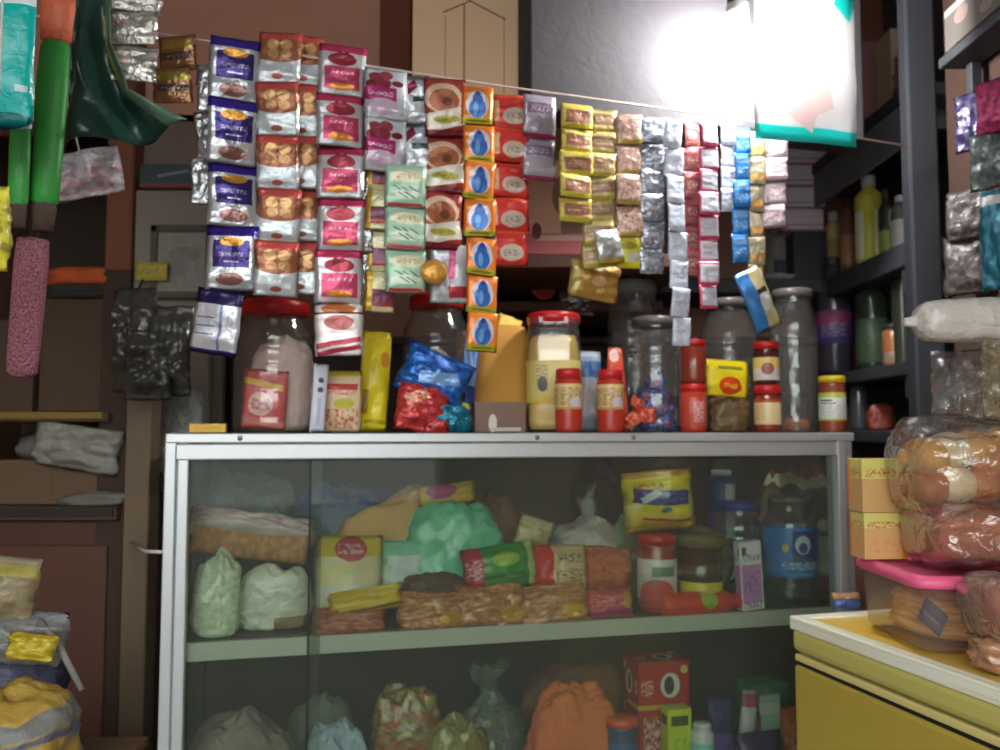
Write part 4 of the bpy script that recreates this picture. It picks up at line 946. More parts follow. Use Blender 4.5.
# ------------------------------------------------------------------ yellow chest freezer on the right
E1 = Vector((.270, -.963)); E2 = Vector((.963, .270))
FA = math.atan2(E2.y, E2.x)
f0 = pf(790, 616, 1.45, 'y'); FZ = f0.z
fr = thing('chest_freezer', 'yellow chest freezer with white rimmed lid at the lower right', 'freezer', (f0.x, f0.y, 0), FA)
yel = M('freezer_yellow', (172, 150, 60), rough=.45, var=.06, vscale=6)
ytop = M('freezer_lid_yellow', (220, 186, 90), [('r', .3, .5, .03, .5, (226, 196, 110)), ('t', .5, .5, .5, .5, (222, 180, 60), 5)], rough=.35)
rim = M('freezer_rim', (228, 228, 212), [('t', .5, .5, .5, .5, (214, 210, 176), 4)], rough=.45)
LX, LY = .40, .95     # across to the wall, along towards the viewer
# local x = E2 (to the right), local y = -E1 (away)
part('body', box(LX - .006, LY - .006, FZ - .078, .006, seg=3), yel, fr, (LX / 2, -LY / 2, 0))
part('gasket', box(LX - .008, LY - .008, .012, .003), M('gasket_cream', (206, 190, 120), rough=.5), fr, (LX / 2, -LY / 2, FZ - .072))
part('gasket', box(LX - .016, LY - .016, .010, .001), rubber, fr, (LX / 2, -LY / 2, FZ - .080))
part('lid', box(LX, LY, .040, .012, seg=3), M('freezer_lid_side', (186, 176, 96), rough=.4), fr, (LX / 2, -LY / 2, FZ - .057))
part('lid_rim', join_boxes([(.024, LY + .002, .022, .011, -LY / 2, 0), (.024, LY + .002, .022, LX - .011, -LY / 2, 0), (LX - .04, .024, .022, LX / 2, -.011, 0), (LX - .04, .024, .022, LX / 2, -LY + .011, 0)]), rim, fr, (0, 0, FZ - .021))
part('lid_panel', box(LX - .02, LY - .02, .012, .002), ytop, fr, (LX / 2, -LY / 2, FZ - .014))
ZF = FZ + .0015

# pink lidded container
c0 = pf(862, 606, 1.49, 'y')
CW, CL, CH = .25, .215, .104
cx, cy = .578, 1.405
tubm = clear('tub_plastic', (244, 238, 234), gloss=.05, rough=.3, haze=.14, hazecol=(200, 180, 170))
tb = thing('food_container', 'translucent food container with pink lid standing on the yellow freezer', 'container', (cx, cy, ZF), .0)
part('tub', lathe([(0, .001), (.44, .001), (.465, .008), (.49, CH - .006), (.50, CH - .002), (.492, CH - .002), (.488, CH - .006)], 64, CW, CL, 0, 0, 9.0), tubm, tb, (CW / 2, -CL / 2, 0))
part('lid', lathe([(.505, CH - .014), (.517, CH - .012), (.52, CH - .004), (.50, CH + .003), (.46, CH + .004), (.45, CH + .001), (0, CH + .001)], 64, CW, CL, 0, 0, 9.0), M('pink_lid', (230, 96, 138), rough=.35), tb, (CW / 2, -CL / 2, 0))
o = solo('snack_heap', 'heap of tan flat snacks seen through the pink-lidded container', 'snacks', bag(.19, .16, .070, 71, .14), M('tan_snack', (220, 172, 110), [('t', .5, .5, .5, .5, (176, 126, 70), 10)], rough=.7, bump=.3), (cx + CW / 2, cy - CL / 2 + .01, ZF + .007))
packet('dark blue packet inside the pink-lidded container near its right end', 918, 604, 948, 630, 1.225, M('dark_blue_inner', (76, 80, 104), [('r', .5, .5, .36, .05, (120, 126, 150))], rough=.4), .01, 72, .1, (0, .5, -1.2), plane='y')
ZL = ZF + CH + .0055
om = M('orange_carton', (206, 160, 104), [('r', .5, .84, .5, .17, (206, 196, 110)), ('t', .5, .74, .42, .07, (176, 70, 50), 12), ('r', .96, .5, .1, .5, (226, 130, 50)), ('t', .5, .3, .3, .15, (206, 140, 90), 7)], rough=.45)
loc, w_, h = stand(853, 906, 512, 1.40, ZL, 'y')
ca = carton('orange and cream carton on the pink lid, lower of the two', 864, 910, 513, 1.335, ZL, om, .045, 'y', .10)
loc, w_, h = stand(864, 910, 513, 1.335, ZL, 'y')
ca2 = carton('orange and cream carton with yellow top band, upper of the two on the pink lid', 862, 908, 459, 1.335, ZL + h + .0005, M('orange_carton_top', (200, 156, 100), [('r', .5, .82, .5, .19, (206, 196, 106)), ('t', .5, .74, .42, .08, (176, 70, 50), 13), ('r', .96, .6, .12, .5, (230, 130, 46))], rough=.45), .045, 'y', .10)


def bread(label, x0, y0, x1, y1, Y, thick, col, seed, buns=None, zlow=None, cat='bread', tilt=0.0):
    loc = pf((x0 + x1) / 2, (y0 + y1) / 2, Y, 'y'); m_ = m_per_px(loc)
    w_, h = (x1 - x0) * m_, (y1 - y0) * m_
    if zlow is not None: loc.z = zlow + h / 2
    o = thing('bread_bag', label, cat, loc, 0, ry=tilt)
    if buns:
        for (fx, fz, rr, bm_) in buns:
            part('bun', lathe([(0, -.5), (.3, -.48), (.46, -.3), (.5, 0), (.45, .25), (.3, .42), (0, .5)] and [(rr * m_ * math.sin(PI * k / 12), -rr * m_ * .8 * math.cos(PI * k / 12)) for k in range(13)], 24, 1, 1, .08, seed + int(fx * 10)), bm_, o, (fx * w_, 0, fz * h))
    else:
        part('loaf', lathe([(0, -.5 * w_), (.40 * h, -.48 * w_), (.45 * h, -.40 * w_), (.46 * h, .40 * w_), (.40 * h, .48 * w_), (0, .5 * w_)], 28, .95, thick / h, .05, seed, .8), col, o, (0, 0, 0), (0, PI / 2, 0))
    part('film', lathe([(0, -.52 * w_), (.30 * h, -.51 * w_), (.40 * h, -.48 * w_), (.48 * h, -.44 * w_), (.51 * h, -.32 * w_), (.52 * h, -.2 * w_), (.53 * h, -.08 * w_), (.53 * h, .04 * w_), (.53 * h, .16 * w_), (.52 * h, .28 * w_), (.51 * h, .40 * w_), (.36 * h, .50 * w_), (0, .52 * w_)] , 60, 1.0, thick / h * 1.2, .22, seed + 4, .6), bfilm, o, (0, 0, 0), (0, PI / 2, 0))
    return o


bfilm = clear('bread_film', (246, 242, 236), gloss=.20, rough=.16, haze=.06, bump=.9, bscale=28)
bread_b = M('bread_crust', (176, 100, 66), rough=.65, var=.25, vscale=14, bump=.15)
bun_y = M('bun_golden', (222, 168, 90), rough=.55, var=.2, vscale=20)
bun_b = M('bun_brown', (186, 116, 66), rough=.55, var=.25, vscale=20)
bun_w = M('bun_cream', (232, 214, 180), rough=.6, var=.1)
bread('brown loaf in a shiny clear bag resting on the pink lid', 918, 508, 1010, 571, 1.27, .13, bread_b, 81, zlow=ZL + .003)
o = bread('clear bag of golden and cream buns on top of the brown loaf', 904, 420, 1012, 512, 1.27, .14, None, 83, buns=[(-.30, .10, 25, bun_y), (-.08, .16, 24, bun_w), (.14, .20, 22, bun_y), (.32, .06, 24, bun_b), (-.30, -.22, 24, bun_b), (-.06, -.20, 24, bun_w), (.18, -.22, 22, bun_b), (.40, .26, 18, bun_y)])
bread('brown bread in a crumpled clear bag at the right end of the freezer top', 976, 576, 1050, 640, 1.12, .10, bread_b, 85)
softbag('brownish clear bag of rolls at the near end of the freezer lid', 976, 1056, 632, 1.12, ZF, M('brown_roll_bag', (150, 108, 82), [('t', .5, .5, .5, .5, (190, 140, 106), 8)], rough=.25, bump=.5, coat=.5), .8, 86, .2, plane='y', cat='bread', name='bread_bag')
packet('small blue and brown packet on the far end of the freezer lid', 834, 592, 862, 612, 1.50, M('blue_brown_pack', (70, 90, 140), [('r', .5, .75, .5, .2, (176, 130, 76))], rough=.35, bump=.3), .02, 87, .25, (-.4, 0, 0), plane='y', zb=ZF)

# ------------------------------------------------------------------ right wall and rack behind the pillar
shelf_m = M('rack_slate', (62, 64, 70), rough=.6, var=.1)
RZ = 1.520
struct_x = .90
rk = thing('wall_shelf', 'dark shelf board carrying oil bottles beside the slate pillar', 'shelf', (1.06, 2.2, RZ))
part('board', box(.32, .76, .055, .004), shelf_m, rk, (0, 0, -.056))
part('bracket', box(.30, .02, .06, .003), shelf_m, rk, (0, -.30, -.117)); part('bracket', box(.30, .02, .06, .003), shelf_m, rk, (0, .25, -.117))
RZ2 = 1.253
rk = thing('wall_shelf', 'dark lower shelf board carrying the green-capped bottles behind the counter', 'shelf', (1.06, 2.2, RZ2))
part('board', box(.32, .76, .03, .004), shelf_m, rk, (0, 0, -.031))
part('bracket', box(.30, .02, .05, .003), shelf_m, rk, (0, -.30, -.082)); part('bracket', box(.30, .02, .05, .003), shelf_m, rk, (0, .25, -.082))
RZ0 = 1.10
rk = thing('wall_shelf', 'dark lowest shelf board level with the counter top behind the yellow-lidded jar', 'shelf', (1.06, 2.2, RZ0))
part('board', box(.32, .76, .03, .004), shelf_m, rk, (0, 0, -.031))
part('bracket', box(.30, .02, .05, .003), shelf_m, rk, (0, -.30, -.082)); part('bracket', box(.30, .02, .05, .003), shelf_m, rk, (0, .25, -.082))
bottle('dim clear bottle with red cap standing between the yellow-lidded jar and the cartons', 851, 868, 376, 2.26, RZ0 + .0005, M('dim_clear_bottle', (84, 88, 90), rough=.2, coat=.5), M('dark_red_cap', (110, 44, 44), rough=.4), None, (.1, .5), .7, .5, .12, 'y')
softbag('small red pouch on the lowest shelf beside the dim clear bottle', 868, 892, 404, 2.16, RZ0 + .0005, M('red_pouch', (150, 70, 54), rough=.35, bump=.4), .6, 99, .2, plane='y', name='pouch', cat='pouch')
RZ3 = 1.865
rk = thing('wall_shelf', 'dark top shelf board with cartons left of the slate pillar', 'shelf', (1.06, 2.2, RZ3))
part('fascia', box(.012, .755, .095, .002), M('fascia_slate', (120, 126, 136), rough=.7, var=.1), rk, (-.150, 0, -.127))
part('board', box(.32, .76, .03, .004), shelf_m, rk, (0, 0, -.031))
part('bracket', box(.30, .02, .05, .003), shelf_m, rk, (0, -.30, -.082)); part('bracket', box(.30, .02, .05, .003), shelf_m, rk, (0, .25, -.082))
# shelf along the rear wall, right part
rk = thing('wall_shelf', 'dark rear shelf under the stack of white cartons', 'shelf', (.60, 2.48, RZ))
part('board', box(.58, .30, .04, .004), shelf_m, rk, (0, 0, -.041))
part('bracket', box(.02, .28, .06, .003), shelf_m, rk, (-.2, 0, -.102)); part('bracket', box(.02, .28, .06, .003), shelf_m, rk, (.2, 0, -.102))
RB = RZ + .0005
oil_y = M('olive_oil', (206, 190, 70), rough=.2, coat=.5)
wcap = M('white_cap', (226, 228, 230)); dcap = M('dark_cap', (60, 56, 56), rough=.4)
bottle('cream bottle farthest back on the right bottle shelf', 826, 843, 212, 2.42, RB, M('cream_bottle', (206, 190, 120), rough=.35), wcap, M('cream_b_label', (176, 150, 100), rough=.4), (.2, .8), .75, .5, .12, 'y')
bottle('reddish brown bottle between the cream bottle and the oil bottle', 842, 857, 198, 2.32, RB, M('redbrown_bottle', (130, 84, 66), rough=.3), dcap, M('tan_b_label', (176, 130, 90), rough=.4), (.2, .7), .75, .5, .12, 'y')
bottle('yellow oil bottle with white cap, tallest on the right bottle shelf', 857, 884, 176, 2.17, RB, M('oil_yellow', (206, 196, 76), rough=.25, coat=.4), wcap, M('oil_b_label', (226, 226, 190), [('r', .5, .5, .06, .5, (190, 190, 50))], rough=.4), (.1, .8), .74, .45, .12, 'y')
bottle('dark bottle with green-yellow label behind the white-capped jar on the shelf', 880, 894, 190, 2.11, RB, M('dark_bottle', (56, 60, 50), rough=.25, coat=.4), dcap, M('gy_label', (150, 170, 70), rough=.4), (.1, .6), .7, .45, .14, 'y')
bottle('grey white labelled bottle nearest the slate pillar on the upper shelf', 892, 912, 196, 2.01, RB, M('grey_bottle', (110, 116, 112), rough=.25, coat=.4), wcap, M('white_b_label', (206, 206, 196), rough=.4), (.15, .75), .76, .5, .12, 'y')
RB2 = RZ2 + .0005
bottle('dark bottle with violet and pink label on the lower right shelf', 818, 852, 258, 2.36, RB2, M('smoke_bottle', (72, 70, 80), rough=.2, coat=.5), dcap, M('violet_label', (84, 74, 140), [('r', .5, .75, .5, .2, (170, 80, 120)), ('t', .5, .4, .12, .2, (190, 170, 200), 20)], rough=.4), (.35, .75), .72, .4, .10, 'y')
gcap = M('green_cap', (60, 190, 70), rough=.35)
bottle('dark green bottle with bright green cap on the lower right shelf', 858, 889, 280, 2.18, RB2, M('green_black_bottle', (50, 62, 52), rough=.2, coat=.5), gcap, M('green_pat_label', (90, 116, 84), [('t', .5, .5, .5, .5, (46, 58, 46), 34)], rough=.4), (.1, .7), .80, .75, .10, 'y')
bottle('dark bottle with dull red cap standing beside the slate pillar', 894, 915, 250, 2.02, RB2, M('dark_bottle', (56, 60, 50)), M('dull_red_cap', (150, 56, 66), rough=.4), None, (.1, .6), .72, .45, .09, 'y')
bottle('small amber jar between the green-capped bottle and the pillar', 884, 905, 324, 2.04, RB2, M('amber_jar', (176, 110, 66), rough=.3), dcap, M('amber_label', (150, 130, 110), rough=.4), (.1, .4), .8, .8, .14, 'y', cat='jar', name='jar')
RB3 = RZ3 + .0005
carton('dusty pink carton on the top right shelf beside the glowing bag', 864, 893, 42, 2.26, RB3, M('dusty_pink_carton', (232, 166, 172), rough=.7), .12, 'y')
carton('narrow cream carton standing upright next to the dusty pink one', 893, 906, 28, 2.12, RB3, M('cream_carton', (244, 226, 190), rough=.7), .09, 'y')
carton('low rose box under a grey tin left of the slate pillar top', 905, 932, 66, 2.06, RB3, M('rose_grey_box', (190, 160, 158), [('r', .5, .5, .5, .2, (110, 100, 104))], rough=.6), .09, 'y')
loc, w_, h = stand(905, 932, 66, 2.06, RB3, 'y')
carton('pink box on top of the low rose box', 906, 930, 48, 2.06, RB3 + h + .0005, M('pink_box', (226, 130, 146), rough=.6), .09, 'y')
# rear shelf: dark tin with the stack of white cartons, dish and grey jars
loc, w_, h = stand(795, 828, 231, 2.40, RB, 'y')
carton('dark grey tin box under the stack of white cartons', 795, 828, 231, 2.40, RB, M('dark_tin', (66, 72, 72), rough=.4, metal=.2), .12, 'y', name='tin_box')
zz = RB + h + .0005
wc = M('white_pink_carton', (242, 232, 240), [('r', .5, .05, .5, .06, (176, 110, 140)), ('r', .5, .30, .5, .03, (190, 160, 176))], rough=.5)
for i, nm in enumerate(['bottom', 'second from the bottom', 'third from the bottom', 'topmost']):
    loc, w_, h = stand(784 + (i % 2) * 2, 824 + (i % 2) * 2, 231 - 22 * (i + 1), 2.41, zz, 'y')
    carton('white carton with pink edge, %s of the stack of four' % nm, 783 + (i % 2) * 2, 824 + (i % 2) * 2, 231 - 22 * (i + 1), 2.41, zz, wc, .10, 'y', group='stack of white cartons')
    zz += h + .0004
loc, w_, h = stand(762, 812, 269, 2.37, RB, 'y')
solo('dish', 'shallow pale dish on the rear shelf below the grey tin', 'dish', lathe([(0, .002), (w_ * .25, 0), (w_ * .3, .003), (w_ * .5, .022), (w_ * .49, .023), (w_ * .28, .006), (0, .005)], 32), M('dish_grey', (170, 170, 172), rough=.3), (loc.x, 2.46, RB))
softbag('crumpled greyish bag on the rear shelf left of the dark tin', 766, 796, 222, 2.50, RB, M('grey_rear_bag', (150, 146, 140), [('r', .7, .3, .3, .1, (60, 66, 80))], rough=.5, bump=.5), .6, 91, .2, plane='y')

# ------------------------------------------------------------------ near right wall: things hung on it
rk = thing('wall_shelf', 'small dark shelf on the right wall holding a pale carton', 'shelf', (.885, 1.52, 1.828))
part('board', box(.07, .22, .02, .003), shelf_m, rk, (.012, 0, -.021)); part('bracket', box(.02, .02, .06, .002), shelf_m, rk, (.03, -.08, -.081)); part('bracket', box(.02, .02, .06, .002), shelf_m, rk, (.03, .08, -.081))
cb_ = thing('carton', 'pale printed carton on the small shelf at the upper right wall', 'box', (.893, 1.50, 1.8285), 0)
part('body', box(.065, .20, .08, .002), M('pale_carton', (104, 98, 90), [('e', .7, .6, .12, .2, (150, 130, 120)), ('e', .3, .3, .1, .14, (150, 130, 120)), ('r', .5, .9, .5, .08, (180, 170, 160))], rough=.7), cb_)


def wall_packet(label, x0, y0, x1, y1, X, mat, seed, t=.03, cr=.22, name='snack_packet', cat='packet', rz=-.9):
    px, py = (x0 + x1) / 2, (y0 + y1) / 2
    p = pf(px, py, 1.0, 'y'); k = X / p.x
    p = Vector((0, 0, ZC)) + (p - Vector((0, 0, ZC))) * k
    m_ = m_per_px(p)
    o = thing(name, label, cat, p, rz)
    part('wrapper', pillow((x1 - x0) * m_ * 1.15, (y1 - y0) * m_, t, seed, cr), mat, o)
    part('hook', tube([(0, t * .3, (y1 - y0) * m_ * .47), (0, .03, (y1 - y0) * m_ * .52)], .0015), steel, o)
    return o


wall_packet('purple foil packet hanging on the brown right wall under the pale carton', 958, 92, 988, 152, .895, M('purple_hang', (70, 62, 104), [('t', .5, .5, .5, .5, (130, 124, 150), 5)], rough=.25, metal=.4, bump=.5), 101)
wall_packet('magenta packet at the right picture edge beside the purple foil packet', 980, 78, 1012, 132, .880, M('magenta_hang', (196, 64, 110), [('t', .5, .5, .5, .5, (120, 40, 90), 6)], rough=.3, metal=.2, bump=.4), 102)
wall_packet('grey green foil packet on the right wall below the magenta packet', 974, 132, 1008, 190, .88, M('greygreen_hang', (96, 110, 110), [('t', .5, .5, .5, .5, (140, 150, 150), 6)], rough=.25, metal=.4, bump=.5), 103)
wall_packet('upright turquoise packet at the right picture edge above the white roll', 984, 188, 1014, 290, .88, M('turquoise_hang', (34, 100, 124), [('t', .5, .5, .5, .5, (90, 170, 190), 5), ('r', .5, .9, .5, .05, (206, 206, 206))], rough=.3, metal=.15, bump=.3), 104)
wall_packet('grey crumpled packet on the right wall, upper of two left of the turquoise packet', 950, 190, 986, 240, .898, M('grey_hang', (84, 78, 76), [('t', .5, .5, .5, .5, (120, 114, 112), 6)], rough=.35, bump=.5), 105)
wall_packet('grey crumpled packet on the right wall, lower of two left of the turquoise packet', 948, 236, 984, 296, .898, M('grey_hang_b', (80, 72, 70), [('t', .5, .5, .5, .5, (110, 104, 102), 5)], rough=.35, bump=.5), 106)
# white roll of bags
p = pf(960, 321, 1.25, 'y'); m_ = m_per_px(p)
t = thing('bag_roll', 'thick roll of white plastic bags sticking out above the bread', 'bag roll', p, 0, ry=-.02)
rp = [(0, -58), (4, -56), (6, -46), (15, -42), (20, -36), (22, -20), (22.5, 20), (23, 60), (22, 95), (0, 96)]
rq = [((a + (c - a) * f) * m_, (b + (e - b) * f) * m_) for (a, b), (c, e) in zip(rp[:-1], rp[1:]) for f in (0, .25, .5, .75)] + [(0, 96 * m_)]
part('roll', lathe(rq, 44, 1, 1, .14, 7), M('white_poly', (206, 200, 194), rough=.3, bump=.6, bscale=50, coat=.3), t, (0, 0, 0), (0, PI / 2, 0))
part('peg', tube([(60 * m_, 0, 0), (1.26 - p.x, .0, 0)], .006), steel, t)
for i, (x0, y0, x1, y1, lab) in enumerate([(934, 350, 992, 424, 'glossy clear crumpled bag hanging under the white roll, left one'), (984, 338, 1030, 420, 'clear crumpled bag with yellow print at the right edge under the white roll')]):
    p = pf((x0 + x1) / 2, (y0 + y1) / 2, 1.38 - .16 * i, 'y'); m_ = m_per_px(p)
    o = thing('plastic_bag', lab, 'plastic bag', p, -.3)
    part('film', pillow((x1 - x0) * m_, (y1 - y0) * m_, .06, 110 + i, .3, 18, 18), film if i == 0 else clear('film_yellow', (225, 215, 190), gloss=.2, rough=.12, haze=.25, hazecol=(190, 180, 150), bump=.6), o)
    part('hook', tube([(0, 0, (y1 - y0) * m_ * .48), (.10, .0, (y1 - y0) * m_ * .6), (1.26 - p.x, .02, (y1 - y0) * m_ * .62)], .002), steel, o)

# ------------------------------------------------------------------ rear shelves with the cartons, seen between and above the strips
z1 = pf(470, 97, 1.64, 'y').z
x0_, x1_ = pf(414, 90, 1.64, 'y').x, pf(528, 90, 1.64, 'y').x
rk = thing('wall_shelf', 'high rear shelf carrying the big plain cardboard box', 'shelf', ((x0_ + x1_) / 2, 2.14, z1))
part('board', box(x1_ - x0_, .98, .03, .003), wood_d, rk, (0, 0, -.031)); part('bracket', box(.02, .3, .08, .003), wood_d, rk, (-.12, .08, -.111)); part('bracket', box(.02, .3, .08, .003), wood_d, rk, (.12, .08, -.111))
up = M('cardboard_arrow', (240, 206, 166), [('r', .44, .42, .006, .42, (130, 96, 66)), ('r', .28, .40, .004, .34, (176, 136, 96)), ('r', .78, .40, .004, .34, (176, 136, 96)), ('r', .38, .82, .13, .006, (110, 80, 56), -.40), ('r', .62, .80, .20, .006, (110, 80, 56), .50)], rough=.85, var=.05, vscale=4)
carton('big plain cardboard box with a thin house-shaped outline, high behind the strips', 412, 530, -14, 1.66, z1 + .0005, up, .30, 'y', flap=card)
z2 = pf(560, 254, 1.80, 'y').z
rk = thing('wall_shelf', 'rear shelf under the printed carton with pink base band', 'shelf', (.13, 2.21, z2))
part('board', box(.54, .84, .03, .003), wood_d, rk, (0, 0, -.031)); part('bracket', box(.02, .3, .08, .003), wood_d, rk, (-.24, .06, -.111)); part('bracket', box(.02, .3, .08, .003), wood_d, rk, (.24, .06, -.111))
pc = M('printed_carton', (226, 190, 164), [('r', .5, .10, .5, .12, (196, 110, 112)), ('r', .45, .17, .3, .03, (214, 186, 170)), ('e', .55, .62, .22, .28, (150, 126, 106)), ('r', .62, .42, .2, .2, (150, 126, 106)), ('e', .17, .24, .05, .09, (120, 70, 60)), ('e', .8, .6, .04, .03, (200, 170, 80))], rough=.8)
carton('cardboard carton with grey print and pink base band between the red and olive strips', 520, 618, 160, 1.80, z2 + .0005, pc, .28, 'y', flap=card)
z3 = pf(560, 300, 2.06, 'y').z
rk = thing('wall_shelf', 'lower rear shelf where a jar lies with its red lid facing out', 'shelf', (.13, 2.36, z3))
part('board', box(.54, .58, .025, .003), wood_d, rk, (0, 0, -.026)); part('bracket', box(.02, .3, .08, .003), wood_d, rk, (-.24, .06, -.107)); part('bracket', box(.02, .3, .08, .003), wood_d, rk, (.24, .06, -.107))
loc = pf(544, 285, 2.08, 'y'); m_ = m_per_px(loc); rr = 12.5 * m_
loc.z = z3 + rr + .004
t = thing('plastic_jar', 'dark jar lying on the rear shelf with its round red lid facing forward', 'jar', loc, .0)
part('lid', lathe([(0, -.002), (rr * .86, -.002), (rr * .9, -.004), (rr, 0), (rr, .018)], 32), M('dull_red_lid', (190, 70, 70), rough=.45), t, (0, 0, 0), (-PI / 2, 0, 0))
part('body', lathe([(rr * .92, .018), (rr * 1.0, .03), (rr * 1.05, .05), (rr * 1.05, .15), (rr * .95, .16), (0, .16)], 32), M('dark_jar_body', (66, 58, 58), rough=.2, coat=.5), t, (0, 0, 0), (-PI / 2, 0, 0))
packet('crumpled silver foil on the rear shelf right of the lying jar', 558, 292, 594, 316, 2.09, M('foil_scrap', (206, 208, 212), rough=.2, metal=.7, bump=.6), .04, 120, .35, plane='y', name='foil_packet')
softbag('dark crumpled bag on the rear shelf below the gold brown packet', 578, 628, 272, 2.25, z3 + .0005, M('dark_rear_bag', (84, 66, 60), rough=.3, bump=.5), .6, 121, .2, plane='y')
# dark rear cupboard closing the room behind the counter
cz = 1.36
cp_ = thing('cupboard', 'dark brown cupboard standing against the rear wall behind the counter', 'cupboard', (.15, 2.5, 0))
part('body', box(1.5, .24, cz - .02, .004), M('cupboard_dark', (60, 46, 40), rough=.7, var=.2), cp_, (0, 0, 0))
part('top', box(1.54, .27, .02, .003), M('cupboard_top', (78, 60, 50), rough=.6), cp_, (0, -.01, cz - .02))
for dx in (-.5, 0, .5):
    dm = part('door', box(.48, .015, cz - .12, .003), M('cupboard_door', (70, 52, 44), rough=.65, var=.15), cp_, (dx, -.128, .06))
    part('knob', lathe([(0, -.018), (.008, -.016), (.01, -.01), (.005, -.004), (.005, 0)], 16), steel, dm, (.2, -.009, (cz - .12) * .55), (0, 0, 0)).rotation_euler = (PI / 2, 0, 0)

# ------------------------------------------------------------------ left side: shelves with cartons and cloth
ls = M('left_shelf_wood', (92, 66, 48), rough=.8, var=.25, vscale=10)
xl = -1.40
zl1 = pf(70, 411, 1.92, 'y').z
zl2 = pf(60, 506, 1.92, 'y').z
xr = pf(104, 400, 1.92, 'y').x
rk = thing('wall_shelf', 'wooden shelf with a yellowish front edge under the dark carton at the left', 'shelf', ((xl + xr) / 2 + .01, 2.20, zl1))
part('board', box(xr - xl, .56, .022, .003), ls, rk, (0, 0, -.024)); part('edge_strip', box(xr - xl - .02, .006, .016, .001), M('yellow_edge', (130, 106, 44), rough=.6), rk, (0, -.284, -.018), (0, 0, 0), 'yellowish front edge')
rk = thing('wall_shelf', 'lower wooden shelf at the left holding a tan carton and grey plastic', 'shelf', ((xl + xr) / 2 + .02, 2.20, zl2))
part('board', box(xr - xl + .03, .56, .03, .003), ls, rk, (0, 0, -.032))
part('edge_strip', box(xr - xl + .02, .006, .02, .001), M('dark_edge', (40, 34, 30), rough=.7), rk, (0, -.284, -.024))
cb2 = thing('cupboard', 'reddish brown wooden cupboard under the left shelves', 'cupboard', ((xl + xr) / 2 + .02, 2.20, 0))
part('body', box(xr - xl + .02, .50, zl2 - .035, .004), M('reddish_wood', (84, 50, 38), rough=.7, var=.2, vscale=4), cb2)
part('door', box((xr - xl) * .96, .014, zl2 - .14, .003), M('reddish_door', (88, 54, 40), rough=.65, var=.2, vscale=4), cb2, (0, -.258, .05))
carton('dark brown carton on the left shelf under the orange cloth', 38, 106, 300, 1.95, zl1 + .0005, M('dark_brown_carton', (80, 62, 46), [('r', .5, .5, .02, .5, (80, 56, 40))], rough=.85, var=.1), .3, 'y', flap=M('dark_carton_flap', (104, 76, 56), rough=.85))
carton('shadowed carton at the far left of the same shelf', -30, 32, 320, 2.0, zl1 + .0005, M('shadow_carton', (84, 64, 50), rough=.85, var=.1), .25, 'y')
loc, w_, h = stand(38, 106, 300, 1.95, zl1 + .0005, 'y'); zt = zl1 + h + .004


def folded(w_, h_, d_, seed, amp):
    def fn(a, b):
        ang = b * 2 - 1
        return ((a - .5) * w_ + .006 * noise.noise(Vector((b * 5, a * 3, seed))), -d_ / 2 * (1 - abs(ang) ** 3) , h_ * (b) + amp * noise.noise(Vector((a * 4, b * 3, seed))) * (b > 0))
    return drape(fn, 20, 10, d_)


blk = thing('cloth', 'dark folded cloth lying between the brown carton and the orange cloth', 'cloth', (loc.x, 2.03, zt - .001))
part('fold', lathe([(0, 0), (.46, 0), (.5, .01), (.49, .016), (.47, .018), (.5, .022), (.49, .03), (.4, .034), (0, .034)], 40, w_ * 1.1, .2, .16, 4, 1.5), M('dark_cloth', (52, 50, 46), rough=.9, bump=.3), blk)
org = thing('cloth', 'orange folded cloth on top of the pile at the left', 'cloth', (loc.x + .005, 2.03, zt + .034))
part('fold', lathe([(0, 0), (.44, 0), (.5, .008), (.48, .016), (.5, .024), (.44, .036), (.3, .044), (0, .046)], 40, w_ * 1.1, .2, .24, 9, 1.5), M('orange_fold', (196, 90, 46), rough=.85, bump=.3, var=.15), org)
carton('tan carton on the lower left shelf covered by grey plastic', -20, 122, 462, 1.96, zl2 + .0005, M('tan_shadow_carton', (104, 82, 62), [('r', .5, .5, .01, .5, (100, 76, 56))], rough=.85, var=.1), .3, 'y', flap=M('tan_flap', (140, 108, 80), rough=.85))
loc, w_, h = stand(-20, 122, 462, 1.96, zl2 + .0005, 'y')
softb = thing('plastic_sheet', 'crumpled grey plastic sheeting lying on the tan carton at the left', 'plastic sheet', (loc.x + .03, 2.06, zl2 + h + .004))
part('sheet', lathe([(0, 0), (.45, 0), (.5, .012), (.47, .03), (.40, .05), (.3, .062), (.15, .07), (0, .066)], 44, w_ * .92, .24, .22, 13, 1.0), M('grey_sheet', (112, 110, 104), rough=.45, bump=.6, bscale=25), softb)
dropm = thing('plastic_bag', 'grey white plastic bag hanging over the front of the tan carton', 'plastic bag', pf(78, 448, 1.935, 'y'), ry=.15)
part('film', pillow(.20, .10, .035, 17, .42, 22, 14), M('grey_white_bag', (140, 138, 130), rough=.4, bump=.6), dropm)
softbag('grey plastic strip crumpled on the lower left shelf edge', 60, 128, 492, 1.93, zl2 + .0008, M('grey_strip', (110, 106, 100), rough=.45, bump=.5), .2, 131, .25, plane='y') 

